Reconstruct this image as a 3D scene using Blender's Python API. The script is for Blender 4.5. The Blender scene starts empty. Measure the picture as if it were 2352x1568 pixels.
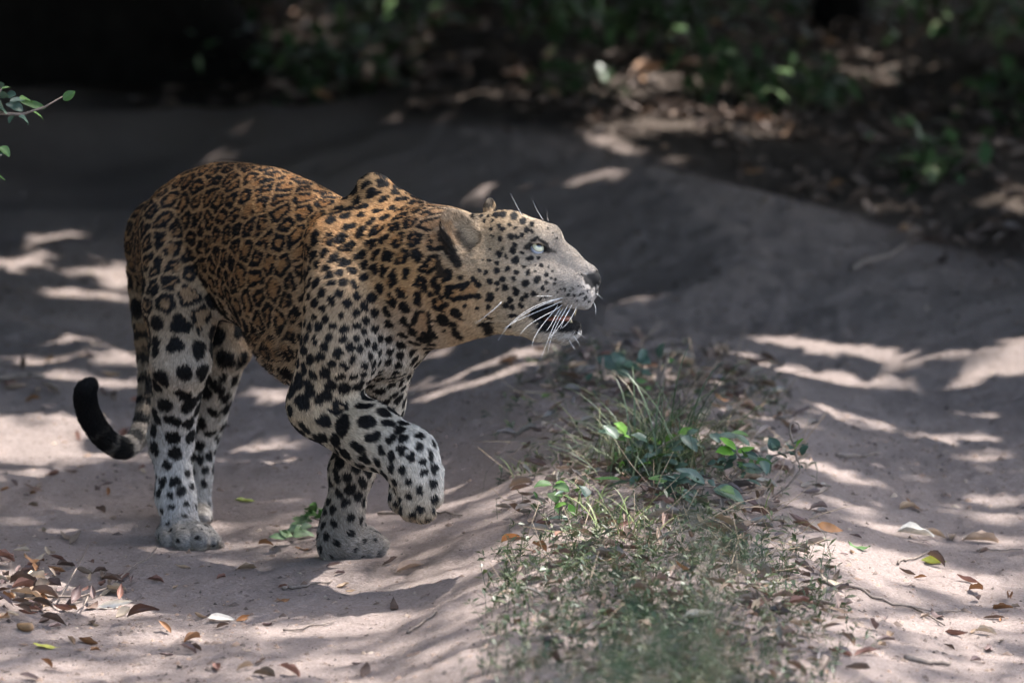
import bpy, math, random
import numpy as np
from mathutils import Vector, Matrix

rng = np.random.default_rng(11)
random.seed(11)
scene = bpy.context.scene
COL = scene.collection

# ------------------------------------------------------------------ camera, sky, sun, exposure
S = 0.0008                      # metres per unit of the 2352-wide layout grid at the leopard
DIST, PITCH = 15.0, math.radians(9.0)
TGT = np.array([0.0, 0.0, 0.416])
FWD = np.array([0.0, math.cos(PITCH), -math.sin(PITCH)])
UP = np.array([0.0, math.sin(PITCH), math.cos(PITCH)])
RIGHT = np.array([1.0, 0.0, 0.0])
CAM = TGT - FWD * DIST
cd = bpy.data.cameras.new('camera')
cam = bpy.data.objects.new('camera', cd)
COL.objects.link(cam)
cam.location = CAM
cam.rotation_euler = (math.pi / 2 - PITCH, 0, 0)
cd.sensor_width = 36.0
cd.lens = 36.0 * DIST / (2352 * S)
cd.clip_start, cd.clip_end = 0.5, 500
cd.dof.use_dof = True
cd.dof.focus_distance = DIST - 0.12
cd.dof.aperture_fstop = 3.6
cd.dof.aperture_blades = 9
scene.camera = cam

SUN_EL, SUN_AZ = math.radians(60), math.radians(62)      # azimuth from +Y (away) towards +X (right)
LDIR = np.array([math.cos(SUN_EL) * math.sin(SUN_AZ), math.cos(SUN_EL) * math.cos(SUN_AZ), math.sin(SUN_EL)])
world = bpy.data.worlds.new('World')
scene.world = world
world.use_nodes = True
wn = world.node_tree.nodes
wl = world.node_tree.links
sky = wn.new('ShaderNodeTexSky')
sky.sky_type = 'NISHITA'
sky.sun_disc = False
sky.sun_elevation = SUN_EL
sky.sun_rotation = SUN_AZ
sky.air_density = 1.0
sky.dust_density = 4.0
wn['Background'].inputs['Strength'].default_value = 0.15
wl.new(sky.outputs[0], wn['Background'].inputs['Color'])
sd = bpy.data.lights.new('sun', 'SUN')
sd.energy = 2.6
sd.angle = math.radians(0.5)
sd.color = (1.0, 0.96, 0.93)
sun = bpy.data.objects.new('sun', sd)
COL.objects.link(sun)
sun.rotation_euler = Vector((-LDIR[0], -LDIR[1], -LDIR[2])).to_track_quat('-Z', 'Y').to_euler()
scene.view_settings.view_transform = 'Standard'
scene.view_settings.look = 'None'
scene.view_settings.gamma = 1.0
scene.view_settings.use_curve_mapping = False
scene.view_settings.exposure = 2.65
scene.render.engine = 'CYCLES'
scene.cycles.use_denoising = True
scene.cycles.max_bounces = 6
scene.cycles.diffuse_bounces = 3
scene.cycles.transparent_max_bounces = 4
scene.cycles.use_adaptive_sampling = True
scene.cycles_curves.shape = 'RIBBONS'
scene.cycles_curves.subdivisions = 2

# ------------------------------------------------------------------ helpers
def P(px, py, w):
    """point seen at layout position (px, py), w metres beyond the leopard's shoulder"""
    d = FWD + RIGHT * ((px - 1176) * S / DIST) + UP * ((784 - py) * S / DIST)
    t = (w - CAM[1]) / d[1]
    return CAM + d * t

def to_layout(p):
    r = p - TGT
    return 1176 + (r @ RIGHT) / S, 784 - (r @ UP) / S

def hash3(i, j, k, seed=0):
    h = (i * 374761393 + j * 668265263 + k * 2147483647 + seed * 1274126177) & 0xFFFFFFFF
    h = ((h ^ (h >> 13)) * 1274126177) & 0xFFFFFFFF
    return ((h ^ (h >> 16)) & 0xFFFF) / 65535.0

def vnoise(p, seed=0):
    p = np.asarray(p, dtype=np.float64)
    if p.shape[1] == 2:
        p = np.column_stack([p, np.zeros(len(p))])
    i = np.floor(p).astype(np.int64)
    f = p - i
    f = f * f * (3 - 2 * f)
    r = np.zeros(len(p))
    for dx in (0, 1):
        for dy in (0, 1):
            for dz in (0, 1):
                wgt = (f[:, 0] if dx else 1 - f[:, 0]) * (f[:, 1] if dy else 1 - f[:, 1]) * (f[:, 2] if dz else 1 - f[:, 2])
                r += wgt * hash3(i[:, 0] + dx, i[:, 1] + dy, i[:, 2] + dz, seed)
    return r

def fbm(p, seed=0, octs=3):
    r = 0; a = 0.5; t = 0
    for o in range(octs):
        r = r + a * vnoise(np.asarray(p) * 2 ** o, seed + o)
        t += a; a *= 0.5
    return r / t

def sstep(a, b, x):
    t = np.clip((x - a) / (b - a), 0, 1)
    return t * t * (3 - 2 * t)

def mesh_obj(name, verts, faces, mats=None, parent=None, smooth=True, mat_idx=None):
    me = bpy.data.meshes.new(name)
    verts = np.asarray(verts, dtype=np.float32)
    if isinstance(faces, np.ndarray):
        n = faces.shape[1]
        me.vertices.add(len(verts)); me.vertices.foreach_set('co', verts.ravel())
        me.loops.add(faces.size); me.loops.foreach_set('vertex_index', faces.astype(np.int32).ravel())
        me.polygons.add(len(faces))
        me.polygons.foreach_set('loop_start', (np.arange(len(faces)) * n).astype(np.int32))
        me.polygons.foreach_set('loop_total', np.full(len(faces), n, dtype=np.int32))
        me.update(calc_edges=True)
    else:
        me.from_pydata([tuple(v) for v in verts], [], faces)
    for m in (mats if isinstance(mats, (list, tuple)) else [mats]):
        if m: me.materials.append(m)
    if smooth:
        me.polygons.foreach_set('use_smooth', np.ones(len(me.polygons), dtype=bool))
    if mat_idx is not None:
        me.polygons.foreach_set('material_index', np.asarray(mat_idx, dtype=np.int32))
    o = bpy.data.objects.new(name, me)
    COL.objects.link(o)
    if parent: o.parent = parent
    return o

def tag(o, label=None, cat=None, group=None, kind=None):
    if label: o['label'] = label
    if cat: o['category'] = cat
    if group: o['group'] = group
    if kind: o['kind'] = kind
    return o

def empty(name, loc, label=None, cat=None, group=None):
    o = bpy.data.objects.new(name, None)
    COL.objects.link(o)
    o.location = loc
    o.empty_display_size = 0.1
    return tag(o, label, cat, group)

def frames_along(pts):
    pts = np.asarray(pts, dtype=float)
    t = np.gradient(pts, axis=0)
    t /= np.linalg.norm(t, axis=1)[:, None] + 1e-9
    ref = np.array([0, 0, 1.0]) if abs(t[0][2]) < 0.9 else np.array([1.0, 0, 0])
    a = np.cross(t, ref); a /= np.linalg.norm(a, axis=1)[:, None] + 1e-9
    b = np.cross(t, a)
    return t, a, b

def tube(pts, radii, n=6):
    pts = np.asarray(pts, dtype=float)
    t, a, b = frames_along(pts)
    V = []; F = []
    for i in range(len(pts)):
        for j in range(n):
            th = 2 * math.pi * j / n
            V.append(pts[i] + radii[i] * (math.cos(th) * a[i] + math.sin(th) * b[i]))
    for i in range(len(pts) - 1):
        for j in range(n):
            F.append((i * n + j, i * n + (j + 1) % n, (i + 1) * n + (j + 1) % n, (i + 1) * n + j))
    F.append(tuple(range(n - 1, -1, -1)))
    F.append(tuple((len(pts) - 1) * n + j for j in range(n)))
    return V, F

def join(parts):
    V = []; F = []; o = 0
    for v, f in parts:
        V.extend(v); F.extend([tuple(i + o for i in q) for q in f]); o += len(v)
    return V, F

# ------------------------------------------------------------------ materials
def new_mat(name):
    m = bpy.data.materials.new(name)
    m.use_nodes = True
    nt = m.node_tree
    return m, nt, nt.nodes['Principled BSDF']

def ramp(nt, fac, stops):
    r = nt.nodes.new('ShaderNodeValToRGB')
    while len(r.color_ramp.elements) < len(stops): r.color_ramp.elements.new(0.5)
    for e, (p, c) in zip(r.color_ramp.elements, stops):
        e.position = p; e.color = (*c, 1)
    if fac is not None: nt.links.new(fac, r.inputs[0])
    return r.outputs[0]

def noise(nt, scale, detail=4, rough=0.6, vec=None):
    n = nt.nodes.new('ShaderNodeTexNoise')
    n.inputs['Scale'].default_value = scale
    n.inputs['Detail'].default_value = detail
    n.inputs['Roughness'].default_value = rough
    if vec: nt.links.new(vec, n.inputs['Vector'])
    return n.outputs[0]

def mixc(nt, fac, a, b, mode='MIX'):
    n = nt.nodes.new('ShaderNodeMix'); n.data_type = 'RGBA'; n.blend_type = mode
    for sock, v in ((n.inputs[0], fac), (n.inputs[6], a), (n.inputs[7], b)):
        if isinstance(v, (int, float)): sock.default_value = v
        elif isinstance(v, tuple): sock.default_value = (*v, 1)
        else: nt.links.new(v, sock)
    return n.outputs[2]

def bump(nt, bsdf, height, strength, dist):
    b = nt.nodes.new('ShaderNodeBump')
    b.inputs['Strength'].default_value = strength
    b.inputs['Distance'].default_value = dist
    nt.links.new(height, b.inputs['Height'])
    nt.links.new(b.outputs[0], bsdf.inputs['Normal'])
    return b

def geo_pos(nt):
    return nt.nodes.new('ShaderNodeNewGeometry').outputs['Position']

def leaf_mat(name, stops, rough=0.45, trans=0.0, per_object=True, scale=40, spec=0.5):
    m, nt, b = new_mat(name)
    if per_object:
        r = nt.nodes.new('ShaderNodeObjectInfo').outputs['Random']
    else:
        r = nt.nodes.new('ShaderNodeNewGeometry').outputs['Random Per Island']
    base = ramp(nt, r, stops)
    nz = noise(nt, scale, 3, 0.6, geo_pos(nt))
    dark = mixc(nt, 1.0, base, ramp(nt, nz, [(0.3, (0.62, 0.6, 0.58)), (0.7, (1.15, 1.12, 1.08))]), 'MULTIPLY')
    nt.links.new(dark, b.inputs['Base Color'])
    b.inputs['Roughness'].default_value = rough
    b.inputs['Specular IOR Level'].default_value = spec
    if trans > 0:
        tr = nt.nodes.new('ShaderNodeBsdfTranslucent')
        nt.links.new(dark, tr.inputs['Color'])
        mx = nt.nodes.new('ShaderNodeMixShader')
        mx.inputs[0].default_value = trans
        out = nt.nodes['Material Output']
        nt.links.new(b.outputs[0], mx.inputs[1]); nt.links.new(tr.outputs[0], mx.inputs[2])
        nt.links.new(mx.outputs[0], out.inputs['Surface'])
    return m

def plain_mat(name, col, rough=0.7, nscale=30, spec=0.3, var=0.35, bumpd=0.0):
    m, nt, b = new_mat(name)
    nz = noise(nt, nscale, 5, 0.65, geo_pos(nt))
    lo = tuple(c * (1 - var) for c in col); hi = tuple(min(1, c * (1 + var)) for c in col)
    nt.links.new(ramp(nt, nz, [(0.3, lo), (0.7, hi)]), b.inputs['Base Color'])
    b.inputs['Roughness'].default_value = rough
    b.inputs['Specular IOR Level'].default_value = spec
    if bumpd: bump(nt, b, nz, 0.8, bumpd)
    return m

DRY = [(0.0, (0.24, 0.10, 0.055)), (0.16, (0.36, 0.20, 0.11)), (0.32, (0.17, 0.10, 0.08)), (0.46, (0.46, 0.32, 0.20)),
       (0.6, (0.20, 0.135, 0.125)), (0.74, (0.32, 0.165, 0.11)), (0.87, (0.42, 0.33, 0.25)), (1.0, (0.12, 0.08, 0.065))]
M_dry = leaf_mat('dry_leaf', DRY, 0.55, 0.12)
M_dry_is = leaf_mat('dry_leaf_litter', [(p, (c[0] * .55 + .02, c[1] * .66 + .02, c[2] * .75 + .02)) for p, c in DRY], 0.6, 0.1, per_object=False)
M_pale = leaf_mat('pale_dry_leaf', [(0, (0.62, 0.55, 0.45)), (1, (0.70, 0.66, 0.58))], 0.55, 0.1)
M_yel = leaf_mat('yellow_leaf', [(0, (0.45, 0.42, 0.08)), (1, (0.33, 0.40, 0.08))], 0.5, 0.15)
M_young = leaf_mat('young_green_leaf', [(0, (0.11, 0.27, 0.03)), (1, (0.15, 0.32, 0.045))], 0.6, 0.3, spec=.3)
M_dark = leaf_mat('dark_green_leaf', [(0, (0.045, 0.085, 0.065)), (0.5, (0.055, 0.10, 0.075)), (1, (0.07, 0.12, 0.08))], 0.45, 0.1, spec=.4)
M_mid = leaf_mat('mid_green_leaf', [(0, (0.05, 0.12, 0.03)), (1, (0.075, 0.155, 0.04))], 0.55, 0.2, spec=.35)
M_herb = leaf_mat('herb_leaf', [(0, (0.025, 0.052, 0.02)), (0.35, (0.042, 0.07, 0.027)), (0.6, (0.065, 0.095, 0.035)), (0.8, (0.12, 0.13, 0.06)), (1, (0.038, 0.062, 0.04))], 0.5, 0.2, per_object=False)
M_grass = leaf_mat('grass_blade', [(0, (0.035, 0.07, 0.03)), (0.5, (0.06, 0.10, 0.04)), (0.8, (0.11, 0.14, 0.055)), (1, (0.2, 0.17, 0.09))], 0.5, 0.2, per_object=False)
M_jungle = leaf_mat('undergrowth_leaf', [(0, (0.045, 0.10, 0.04)), (0.5, (0.07, 0.13, 0.05)), (0.85, (0.10, 0.16, 0.065)), (1, (0.2, 0.25, 0.14))], 0.4, 0.15, per_object=False, scale=8)
M_canopy = leaf_mat('canopy_leaf', [(0, (0.04, 0.09, 0.03)), (1, (0.08, 0.13, 0.04))], 0.45, 0.08, per_object=False, scale=8)
M_twig = plain_mat('twig_bark', (0.17, 0.135, 0.11), 0.8, 120, var=0.4)
M_stem = plain_mat('green_stem', (0.13, 0.13, 0.07), 0.6, 60)
M_bark = plain_mat('tree_bark', (0.09, 0.075, 0.06), 0.9, 14, var=0.5, bumpd=0.02)
M_shadebark = plain_mat('charred_bark', (0.010, 0.009, 0.008), 0.95, 12, spec=0.05, var=0.5, bumpd=0.02)  # near-black bark: deep forest shade put into the colour
M_chip = leaf_mat('debris_chip', [(0, (0.06, 0.045, 0.04)), (0.5, (0.13, 0.09, 0.07)), (0.8, (0.22, 0.15, 0.11)), (1, (0.30, 0.25, 0.2))], 0.8, 0.0, per_object=False)

def sand_material():
    m, nt, b = new_mat('sandy_track')
    pos = geo_pos(nt)
    n1 = noise(nt, 3.0, 5, 0.6, pos)
    base = ramp(nt, n1, [(0.3, (0.33, 0.268, 0.242)), (0.7, (0.41, 0.336, 0.303))])
    n2 = noise(nt, 160, 3, 0.7, pos)
    base = mixc(nt, 1.0, base, ramp(nt, n2, [(0.3, (0.78, 0.76, 0.74)), (0.65, (1.1, 1.1, 1.1))]), 'MULTIPLY')
    n3 = noise(nt, 45, 4, 0.7, pos)
    base = mixc(nt, ramp(nt, n3, [(0.60, (0, 0, 0)), (0.70, (0.75, 0.75, 0.75))]), base, (0.16, 0.12, 0.10))
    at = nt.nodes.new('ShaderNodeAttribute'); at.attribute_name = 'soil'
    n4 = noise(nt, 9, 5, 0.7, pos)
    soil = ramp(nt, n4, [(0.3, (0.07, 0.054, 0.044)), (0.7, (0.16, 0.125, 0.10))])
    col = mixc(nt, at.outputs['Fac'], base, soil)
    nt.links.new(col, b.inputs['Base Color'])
    b.inputs['Roughness'].default_value = 0.92
    b.inputs['Specular IOR Level'].default_value = 0.2
    mp = nt.nodes.new('ShaderNodeMapping'); mp.inputs['Scale'].default_value = (1.0, 1.15, 1)
    nt.links.new(pos, mp.inputs[0])
    h1 = noise(nt, 26, 8, 0.72, mp.outputs[0])
    b1 = bump(nt, b, h1, 1.0, 0.03)
    b2 = nt.nodes.new('ShaderNodeBump'); b2.inputs['Strength'].default_value = 0.8; b2.inputs['Distance'].default_value = 0.004
    nt.links.new(n2, b2.inputs['Height']); nt.links.new(b1.outputs[0], b2.inputs['Normal'])
    n5 = noise(nt, 75, 5, 0.75, mp.outputs[0])
    b3 = nt.nodes.new('ShaderNodeBump'); b3.inputs['Strength'].default_value = 1.0; b3.inputs['Distance'].default_value = 0.014
    nt.links.new(n5, b3.inputs['Height']); nt.links.new(b2.outputs[0], b3.inputs['Normal'])
    nt.links.new(b3.outputs[0], b.inputs['Normal'])
    return m
M_sand = sand_material()

# ------------------------------------------------------------------ terrain
EDGE_X = np.array([-6.0, -2.0, -0.75, 0.05, 0.6, 1.2, 2.5, 6.0])
EDGE_Y = np.array([7.6, 6.9, 5.9, 4.45, 3.9, 3.0, 2.3, 1.9])
PAWS = [(-0.285, 0.07, 0.002), (-0.60, 0.27, -0.013), (-0.575, 0.52, -0.013)]

def terrain(x, y):
    x = np.asarray(x, dtype=float); y = np.asarray(y, dtype=float)
    p = np.column_stack([x.ravel(), y.ravel()])
    xr = 0.20 + 0.05 * np.sin(p[:, 1] * 0.9 + 0.5) - 0.01 * p[:, 1] + 0.05 * (vnoise(p * 1.4, 3) - 0.5)
    dx = p[:, 0] - xr
    up_l = sstep(-0.48, -0.12, dx); dn_r = 1 - sstep(0.06, 0.62, dx)
    fade = 1 - sstep(1.3, 2.9, p[:, 1])
    z = 0.09 * up_l * dn_r * (0.15 + 0.85 * fade)
    z += -0.022 * np.exp(-((p[:, 0] + 0.72) / 0.32) ** 2) - 0.03 * np.exp(-((p[:, 0] - 0.98) / 0.3) ** 2)
    z += 0.06 * sstep(-1.0, -1.9, p[:, 0]) + 0.05 * sstep(1.3, 2.0, p[:, 0])
    edge = np.interp(p[:, 0], EDGE_X, EDGE_Y) + 0.5 * (vnoise(p * 0.9, 9) - 0.5)
    far = p[:, 1] - edge
    z += 0.16 * sstep(-1.9, -0.2, far) * (0.5 + 0.9 * vnoise(p * np.array([0.9, 0.7]), 21))
    z += 0.10 * sstep(0, 4, far)
    z += (0.05 + 0.03 * sstep(1.5, 3, p[:, 1])) * (fbm(p * 1.1, 31, 2) - 0.5) * sstep(0.9, 2.4, np.abs(p[:, 1] - 0.2)) 
    z += 0.024 * (fbm(p * np.array([3.2, 4.5]), 5, 3) - 0.5)
    z += 0.016 * (fbm(p * 13, 6, 3) - 0.5) + 0.010 * (np.abs(fbm(p * 24, 8, 2) - .5) * 2 - .3) * (.4 + vnoise(p * 2.1, 14))
    z += 0.12 * sstep(.9, 2.6, p[:, 1]) * (np.abs(fbm(p @ np.array([[.8, .5], [-.5, 1.1]]) * 1.15, 45, 2) - .5) * -2 + .35)
    for qx, qy, qz in PAWS:
        wq = np.exp(-(((p[:, 0] - qx) / .13) ** 2 + ((p[:, 1] - qy) / .13) ** 2) ** 1.5)
        z = z * (1 - wq) + (qz + 0.006 * (fbm(p * 13, 6, 2) - .5)) * wq
    z += 0.035 * (fbm(p * 6.5, 55, 3) - .5) * np.exp(-((dx + .30) / .16) ** 2) * fade
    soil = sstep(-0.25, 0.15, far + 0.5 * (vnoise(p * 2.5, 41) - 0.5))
    return z.reshape(x.shape), soil.reshape(x.shape)

def axis(core0, core1, step, far0, far1, grow=1.16):
    a = list(np.arange(core0, core1, step))
    s = step; v = a[-1]
    while v < far1: s *= grow; v += s; a.append(v)
    s = step; v = a[0]; pre = []
    while v > far0: s *= grow; v -= s; pre.append(v)
    return np.array(pre[::-1] + a)

gx = axis(-1.5, 1.6, 0.012, -60, 60)
gy = axis(-2.2, 4.5, 0.016, -30, 90, 1.08)
GX, GY = np.meshgrid(gx, gy, indexing='ij')
GZ, GS = terrain(GX, GY)
nx, ny = GX.shape
idx = np.arange(nx * ny).reshape(nx, ny)
gf = np.stack([idx[:-1, :-1], idx[1:, :-1], idx[1:, 1:], idx[:-1, 1:]], -1).reshape(-1, 4)
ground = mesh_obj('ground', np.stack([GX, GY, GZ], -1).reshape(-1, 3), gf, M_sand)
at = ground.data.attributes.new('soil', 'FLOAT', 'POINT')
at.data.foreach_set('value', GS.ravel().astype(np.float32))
tag(ground, 'pale sandy forest track with two wheel ruts', kind='structure')

from bisect import bisect_right
_gx, _gy, _gz = gx.tolist(), gy.tolist(), GZ
def gz(x, y):
    i = min(max(bisect_right(_gx, x) - 1, 0), nx - 2); j = min(max(bisect_right(_gy, y) - 1, 0), ny - 2)
    u = (x - _gx[i]) / (_gx[i + 1] - _gx[i]); v = (y - _gy[j]) / (_gy[j + 1] - _gy[j])
    return float((1 - u) * (1 - v) * _gz[i, j] + u * (1 - v) * _gz[i + 1, j] + (1 - u) * v * _gz[i, j + 1] + u * v * _gz[i + 1, j + 1])

def G(px, py):
    """point of the ground seen at layout position (px, py)"""
    d = FWD + RIGHT * ((px - 1176) * S / DIST) + UP * ((784 - py) * S / DIST)
    t = -CAM[2] / d[2]
    for _ in range(12):
        q = CAM + d * t
        t += (gz(q[0], q[1]) - q[2]) / d[2] * 0.8
    q = CAM + d * t
    return np.array([q[0], q[1], gz(q[0], q[1])])

# ------------------------------------------------------------------ the leopard: a distance field of bones and muscles, meshed as one surface
H_ = np.array([0.574, -0.819, 0.0]); L_ = np.array([0.819, 0.574, 0.0]); U_ = np.array([0, 0, 1.0])
O_ = np.array([(812 - 1176) * S, 0.0, 0.0])
PR = []                           # (centre, bounding radius, k, fn, flow)

def smin(a, b, k):
    h = np.clip(0.5 + 0.5 * (b - a) / k, 0, 1)
    return b * (1 - h) + a * h - k * h * (1 - h)

def cone(a, b, k=0.03, flow=None, flat=None):
    """round cone between (px,py,w,r) points, r in layout units"""
    pa, pb = P(*a[:3]), P(*b[:3]); ra, rb = a[3] * S, b[3] * S
    d = pb - pa; L2 = d @ d
    def fn(p):
        t = np.clip((p - pa) @ d / L2, 0, 1)
        q = p - pa - t[:, None] * d
        if flat is not None:
            ax, sc = flat
            c = q @ ax
            q = q + np.outer(c * (sc - 1), ax)
        return np.sqrt((q * q).sum(1)) - (ra + (rb - ra) * t)
    PR.append(((pa + pb) / 2, math.sqrt(L2) / 2 + max(ra, rb), k, fn, flow if flow is not None else d / (math.sqrt(L2) + 1e-9)))

def ell(c, axes, semi, k=0.03, flow=None, sub=False):
    """ellipsoid: centre in world, rows of axes are unit vectors, semi in metres"""
    c = np.asarray(c); A = np.asarray(axes); s = np.asarray(semi); m = s.min()
    def fn(p):
        q = (p - c) @ A.T / s
        r = np.sqrt((q * q).sum(1)); g = np.sqrt((((p - c) @ A.T / s ** 2) ** 2).sum(1))
        return r * (r - 1) / (g + 1e-6)
    PR.append((c, s.max(), -k if sub else k, fn, flow))

BODYFLOW = -H_ * 0.9 - U_ * 0.45
tf = np.array([-0.67, -0.61, -0.54, -0.46, -0.38, -0.28, -0.18, -0.08, 0.02, 0.09])
tu = np.array([0.515, 0.515, 0.53, 0.545, 0.553, 0.548, 0.506, 0.482, 0.49, 0.505])
tb = np.array([0.085, 0.125, 0.142, 0.150, 0.150, 0.157, 0.186, 0.19, 0.172, 0.14])
ta = np.array([0.055, 0.080, 0.095, 0.098, 0.098, 0.112, 0.130, 0.130, 0.115, 0.10])
def torso(p):
    r = p - O_
    f, l, u = r @ H_, r @ L_, r[:, 2]
    fc = np.clip(f, tf[0], tf[-1])
    uc, b, a = np.interp(fc, tf, tu), np.interp(fc, tf, tb), np.interp(fc, tf, ta)
    q = np.sqrt((l / a) ** 2 + ((u - uc) / b) ** 2 + ((f - fc) / 0.07) ** 2)
    return (q - 1) * np.minimum(a, b) * 0.9
PR.append((O_ - 0.29 * H_ + 0.52 * U_, 0.52, 0.03, torso, BODYFLOW))

D_ = np.array([0, 0, -1.0])
THFLOW = D_ * 0.9 - H_ * 0.35
# near hind leg
cone((408, 530, .39, 90), (416, 700, .30, 84), .022, THFLOW)
cone((416, 700, .30, 84), (415, 830, .27, 64), .02, THFLOW)
cone((415, 830, .28, 62), (396, 1000, .36, 47), .025, D_)
cone((372, 1030, .39, 26), (400, 940, .36, 40), .02, D_)
cone((394, 1010, .365, 45), (404, 1140, .345, 38), .025, D_)
cone((404, 1140, .345, 38), (416, 1210, .32, 42), .025, D_)
cone((412, 1228, .32, 38), (450, 1234, .27, 36), .02, H_)
for tx, ty, tw, tr in ((392, 1242, .27, 24), (424, 1243, .235, 25), (458, 1241, .225, 24), (486, 1241, .245, 21)):
    cone((tx - 14, ty - 20, tw + .04, tr * .8), (tx, ty + 2, tw, tr), .005, H_)
# far hind leg
cone((500, 600, .50, 85), (524, 790, .45, 46), .03, THFLOW)
cone((524, 790, .45, 46), (466, 1000, .57, 32), .025, D_)
cone((452, 1010, .585, 24), (478, 950, .55, 32), .02, D_)
cone((464, 1000, .57, 32), (453, 1165, .555, 29), .02, D_)
cone((452, 1170, .55, 30), (462, 1185, .51, 26), .015, H_)
for tx, ty, tw, tr in ((450, 1190, .47, 16), (470, 1188, .465, 16)):
    cone((tx - 6, ty - 10, tw + .03, tr), (tx, ty + 2, tw, tr), .007, H_)
# standing foreleg and its raised shoulder blade
cone((860, 438, .03, 31), (900, 580, -.02, 105), .02, BODYFLOW)
cone((866, 440, .03, 31), (1000, 590, -.08, 96), .02, BODYFLOW)
cone((854, 441, .03, 31), (806, 570, .05, 88), .02, BODYFLOW)
cone((890, 740, -.05, 86), (862, 925, .05, 60), .035, D_)
cone((862, 925, .05, 60), (808, 1080, .05, 46), .025, D_)
cone((808, 1080, .05, 46), (792, 1170, .05, 38), .025, D_)
cone((792, 1170, .05, 38), (778, 1230, .05, 40), .025, D_)
PD = np.array([.83, .55, 0])
cone((782, 1222, .055, 42), (840, 1246, .085, 33), .03, PD)
cone((762, 1262, .045, 26), (800, 1256, .06, 32), .025, PD)
for tx, ty, tw, tr in ((812, 1268, .042, 20), (842, 1264, .062, 20.5), (868, 1258, .085, 19.5), (876, 1250, .115, 17)):
    cone((tx - 30, ty - 22, tw - .015, tr * 1.05), (tx, ty, tw, tr), .010, PD)
# lifted foreleg
cone((765, 560, -.05, 62), (795, 700, -.13, 90), .022, BODYFLOW)
cone((795, 700, -.13, 90), (785, 800, -.145, 88), .02, D_)
cone((785, 800, -.145, 88), (735, 925, -.135, 72), .02, D_)
cone((692, 930, -.09, 32), (730, 880, -.11, 50), .02, D_)
FA = P(930, 1045, -.22) - P(745, 935, -.12); FA /= np.linalg.norm(FA)
cone((742, 935, -.12, 73), (850, 1000, -.18, 70), .02, FA)
cone((850, 1000, -.18, 70), (936, 1046, -.22, 60), .02, FA)
cone((938, 1046, -.22, 62), (960, 1112, -.24, 52), .02, D_)
for tx, ty, tw, tr in ((922, 1148, -.225, 27), (945, 1168, -.262, 27), (972, 1172, -.272, 26), (990, 1140, -.258, 25)):
    cone((tx + 2, ty - 60, tw + .018, tr * .9), (tx, ty, tw, tr), .005, D_)
cone((968, 1185, -.25, 15), (985, 1178, -.245, 14), .014, D_)
cone((958, 1090, -.215, 50), (950, 1140, -.215, 40), .02, D_)
# chest and neck
cone((880, 700, -.08, 110), (900, 780, -.09, 70), .04, D_)
NF = P(884, 640, 0) - P(1080, 632, -.18); NF /= np.linalg.norm(NF); NF = NF * .8 + D_ * .3
cone((890, 640, -.03, 160), (1000, 636, -.12, 150), .035, NF)
cone((1000, 636, -.12, 150), (1085, 634, -.18, 132), .03, NF)
# tail
TAIL = [(330, 520, .56, 34), (322, 620, .60, 30), (328, 740, .60, 23), (338, 860, .585, 19), (334, 940, .56, 19), (318, 1000, .53, 20),
        (288, 1027, .50, 23), (254, 1016, .485, 23), (224, 985, .47, 24), (202, 945, .46, 24), (196, 905, .45, 23), (205, 888, .45, 17)]
tk = np.array(TAIL); tt = np.arange(len(tk))
def crom(t):
    i = int(min(max(math.floor(t), 0), len(tk) - 2)); f = t - i
    p0, p1, p2, p3 = (tk[min(max(i + q, 0), len(tk) - 1)] for q in (-1, 0, 1, 2))
    return .5 * (2 * p1 + (p2 - p0) * f + (2 * p0 - 5 * p1 + 4 * p2 - p3) * f * f + (3 * p1 - p0 - 3 * p2 + p3) * f ** 3)
TAIL = [tuple(crom(t)) for t in np.linspace(0, len(tk) - 1, 34)]
for a, b in zip(TAIL[:-1], TAIL[1:]):
    cone(a, b, .004)
# head
HA = np.array([0.978, -0.208, 0]); HB = np.array([0.208, 0.978, 0])       # forward, left
HAX = np.array([HA, HB, U_])
HW = -0.20
def Hd(px, py, b=0.0):
    a = ((px - 1200) * S - b * 0.208) / 0.978
    w = HW + a * HA[1] + b * HB[1]
    return P(px, py, w)
def hcone(a, b, k=.015, flow=None):
    pa, pb = Hd(*a[:3]), Hd(*b[:3]); ra, rb = a[3] * S, b[3] * S
    d = pb - pa; L2 = d @ d
    def fn(p):
        t = np.clip((p - pa) @ d / L2, 0, 1)
        q = p - pa - t[:, None] * d
        return np.sqrt((q * q).sum(1)) - (ra + (rb - ra) * t)
    PR.append(((pa + pb) / 2, math.sqrt(L2) / 2 + max(ra, rb), k, fn, flow))
HF = -HA * 0.9 - U_ * 0.25
ell(Hd(1160, 582), HAX, (0.078, 0.068, 0.078), .025, HF)
for s in (-1, 1):
    hcone((1170, 560, s * .032, 62), (1226, 553, s * .030, 44), .02, HF)
    hcone((1234, 545, s * .030, 32), (1262, 544, s * .019, 28), .012, HF)
    hcone((1140, 640, s * .050, 62), (1215, 650, s * .042, 60), .03, HF)
    hcone((1180, 700, s * .038, 52), (1235, 690, s * .034, 46), .025, HF)
    hcone((1180, 722, s * .036, 40), (1240, 748, s * .026, 28), .02, HF)
    hcone((1240, 748, s * .026, 28), (1296, 752, s * .012, 27), .015, HF)
    ell(Hd(1318, 671, s * .024), HAX, (0.036, 0.026, 0.030), .014, HF)
    hcone((1262, 642, s * .03, 44), (1310, 660, s * .026, 36), .016, HF)
hcone((1244, 572, 0, 50), (1294, 604, 0, 37), .014, HF)
hcone((1294, 604, 0, 37), (1350, 636, 0, 24), .010, HF)
hcone((1350, 635, 0, 24), (1361, 643, 0, 19), .008, HF)
hcone((1348, 668, 0, 24), (1340, 690, 0, 20), .01, HF)
hcone((1296, 754, 0, 29), (1308, 750, 0, 25), .012, HF)
hcone((1090, 640, 0, 120), (1170, 650, 0, 96), .03, HF)
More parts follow.
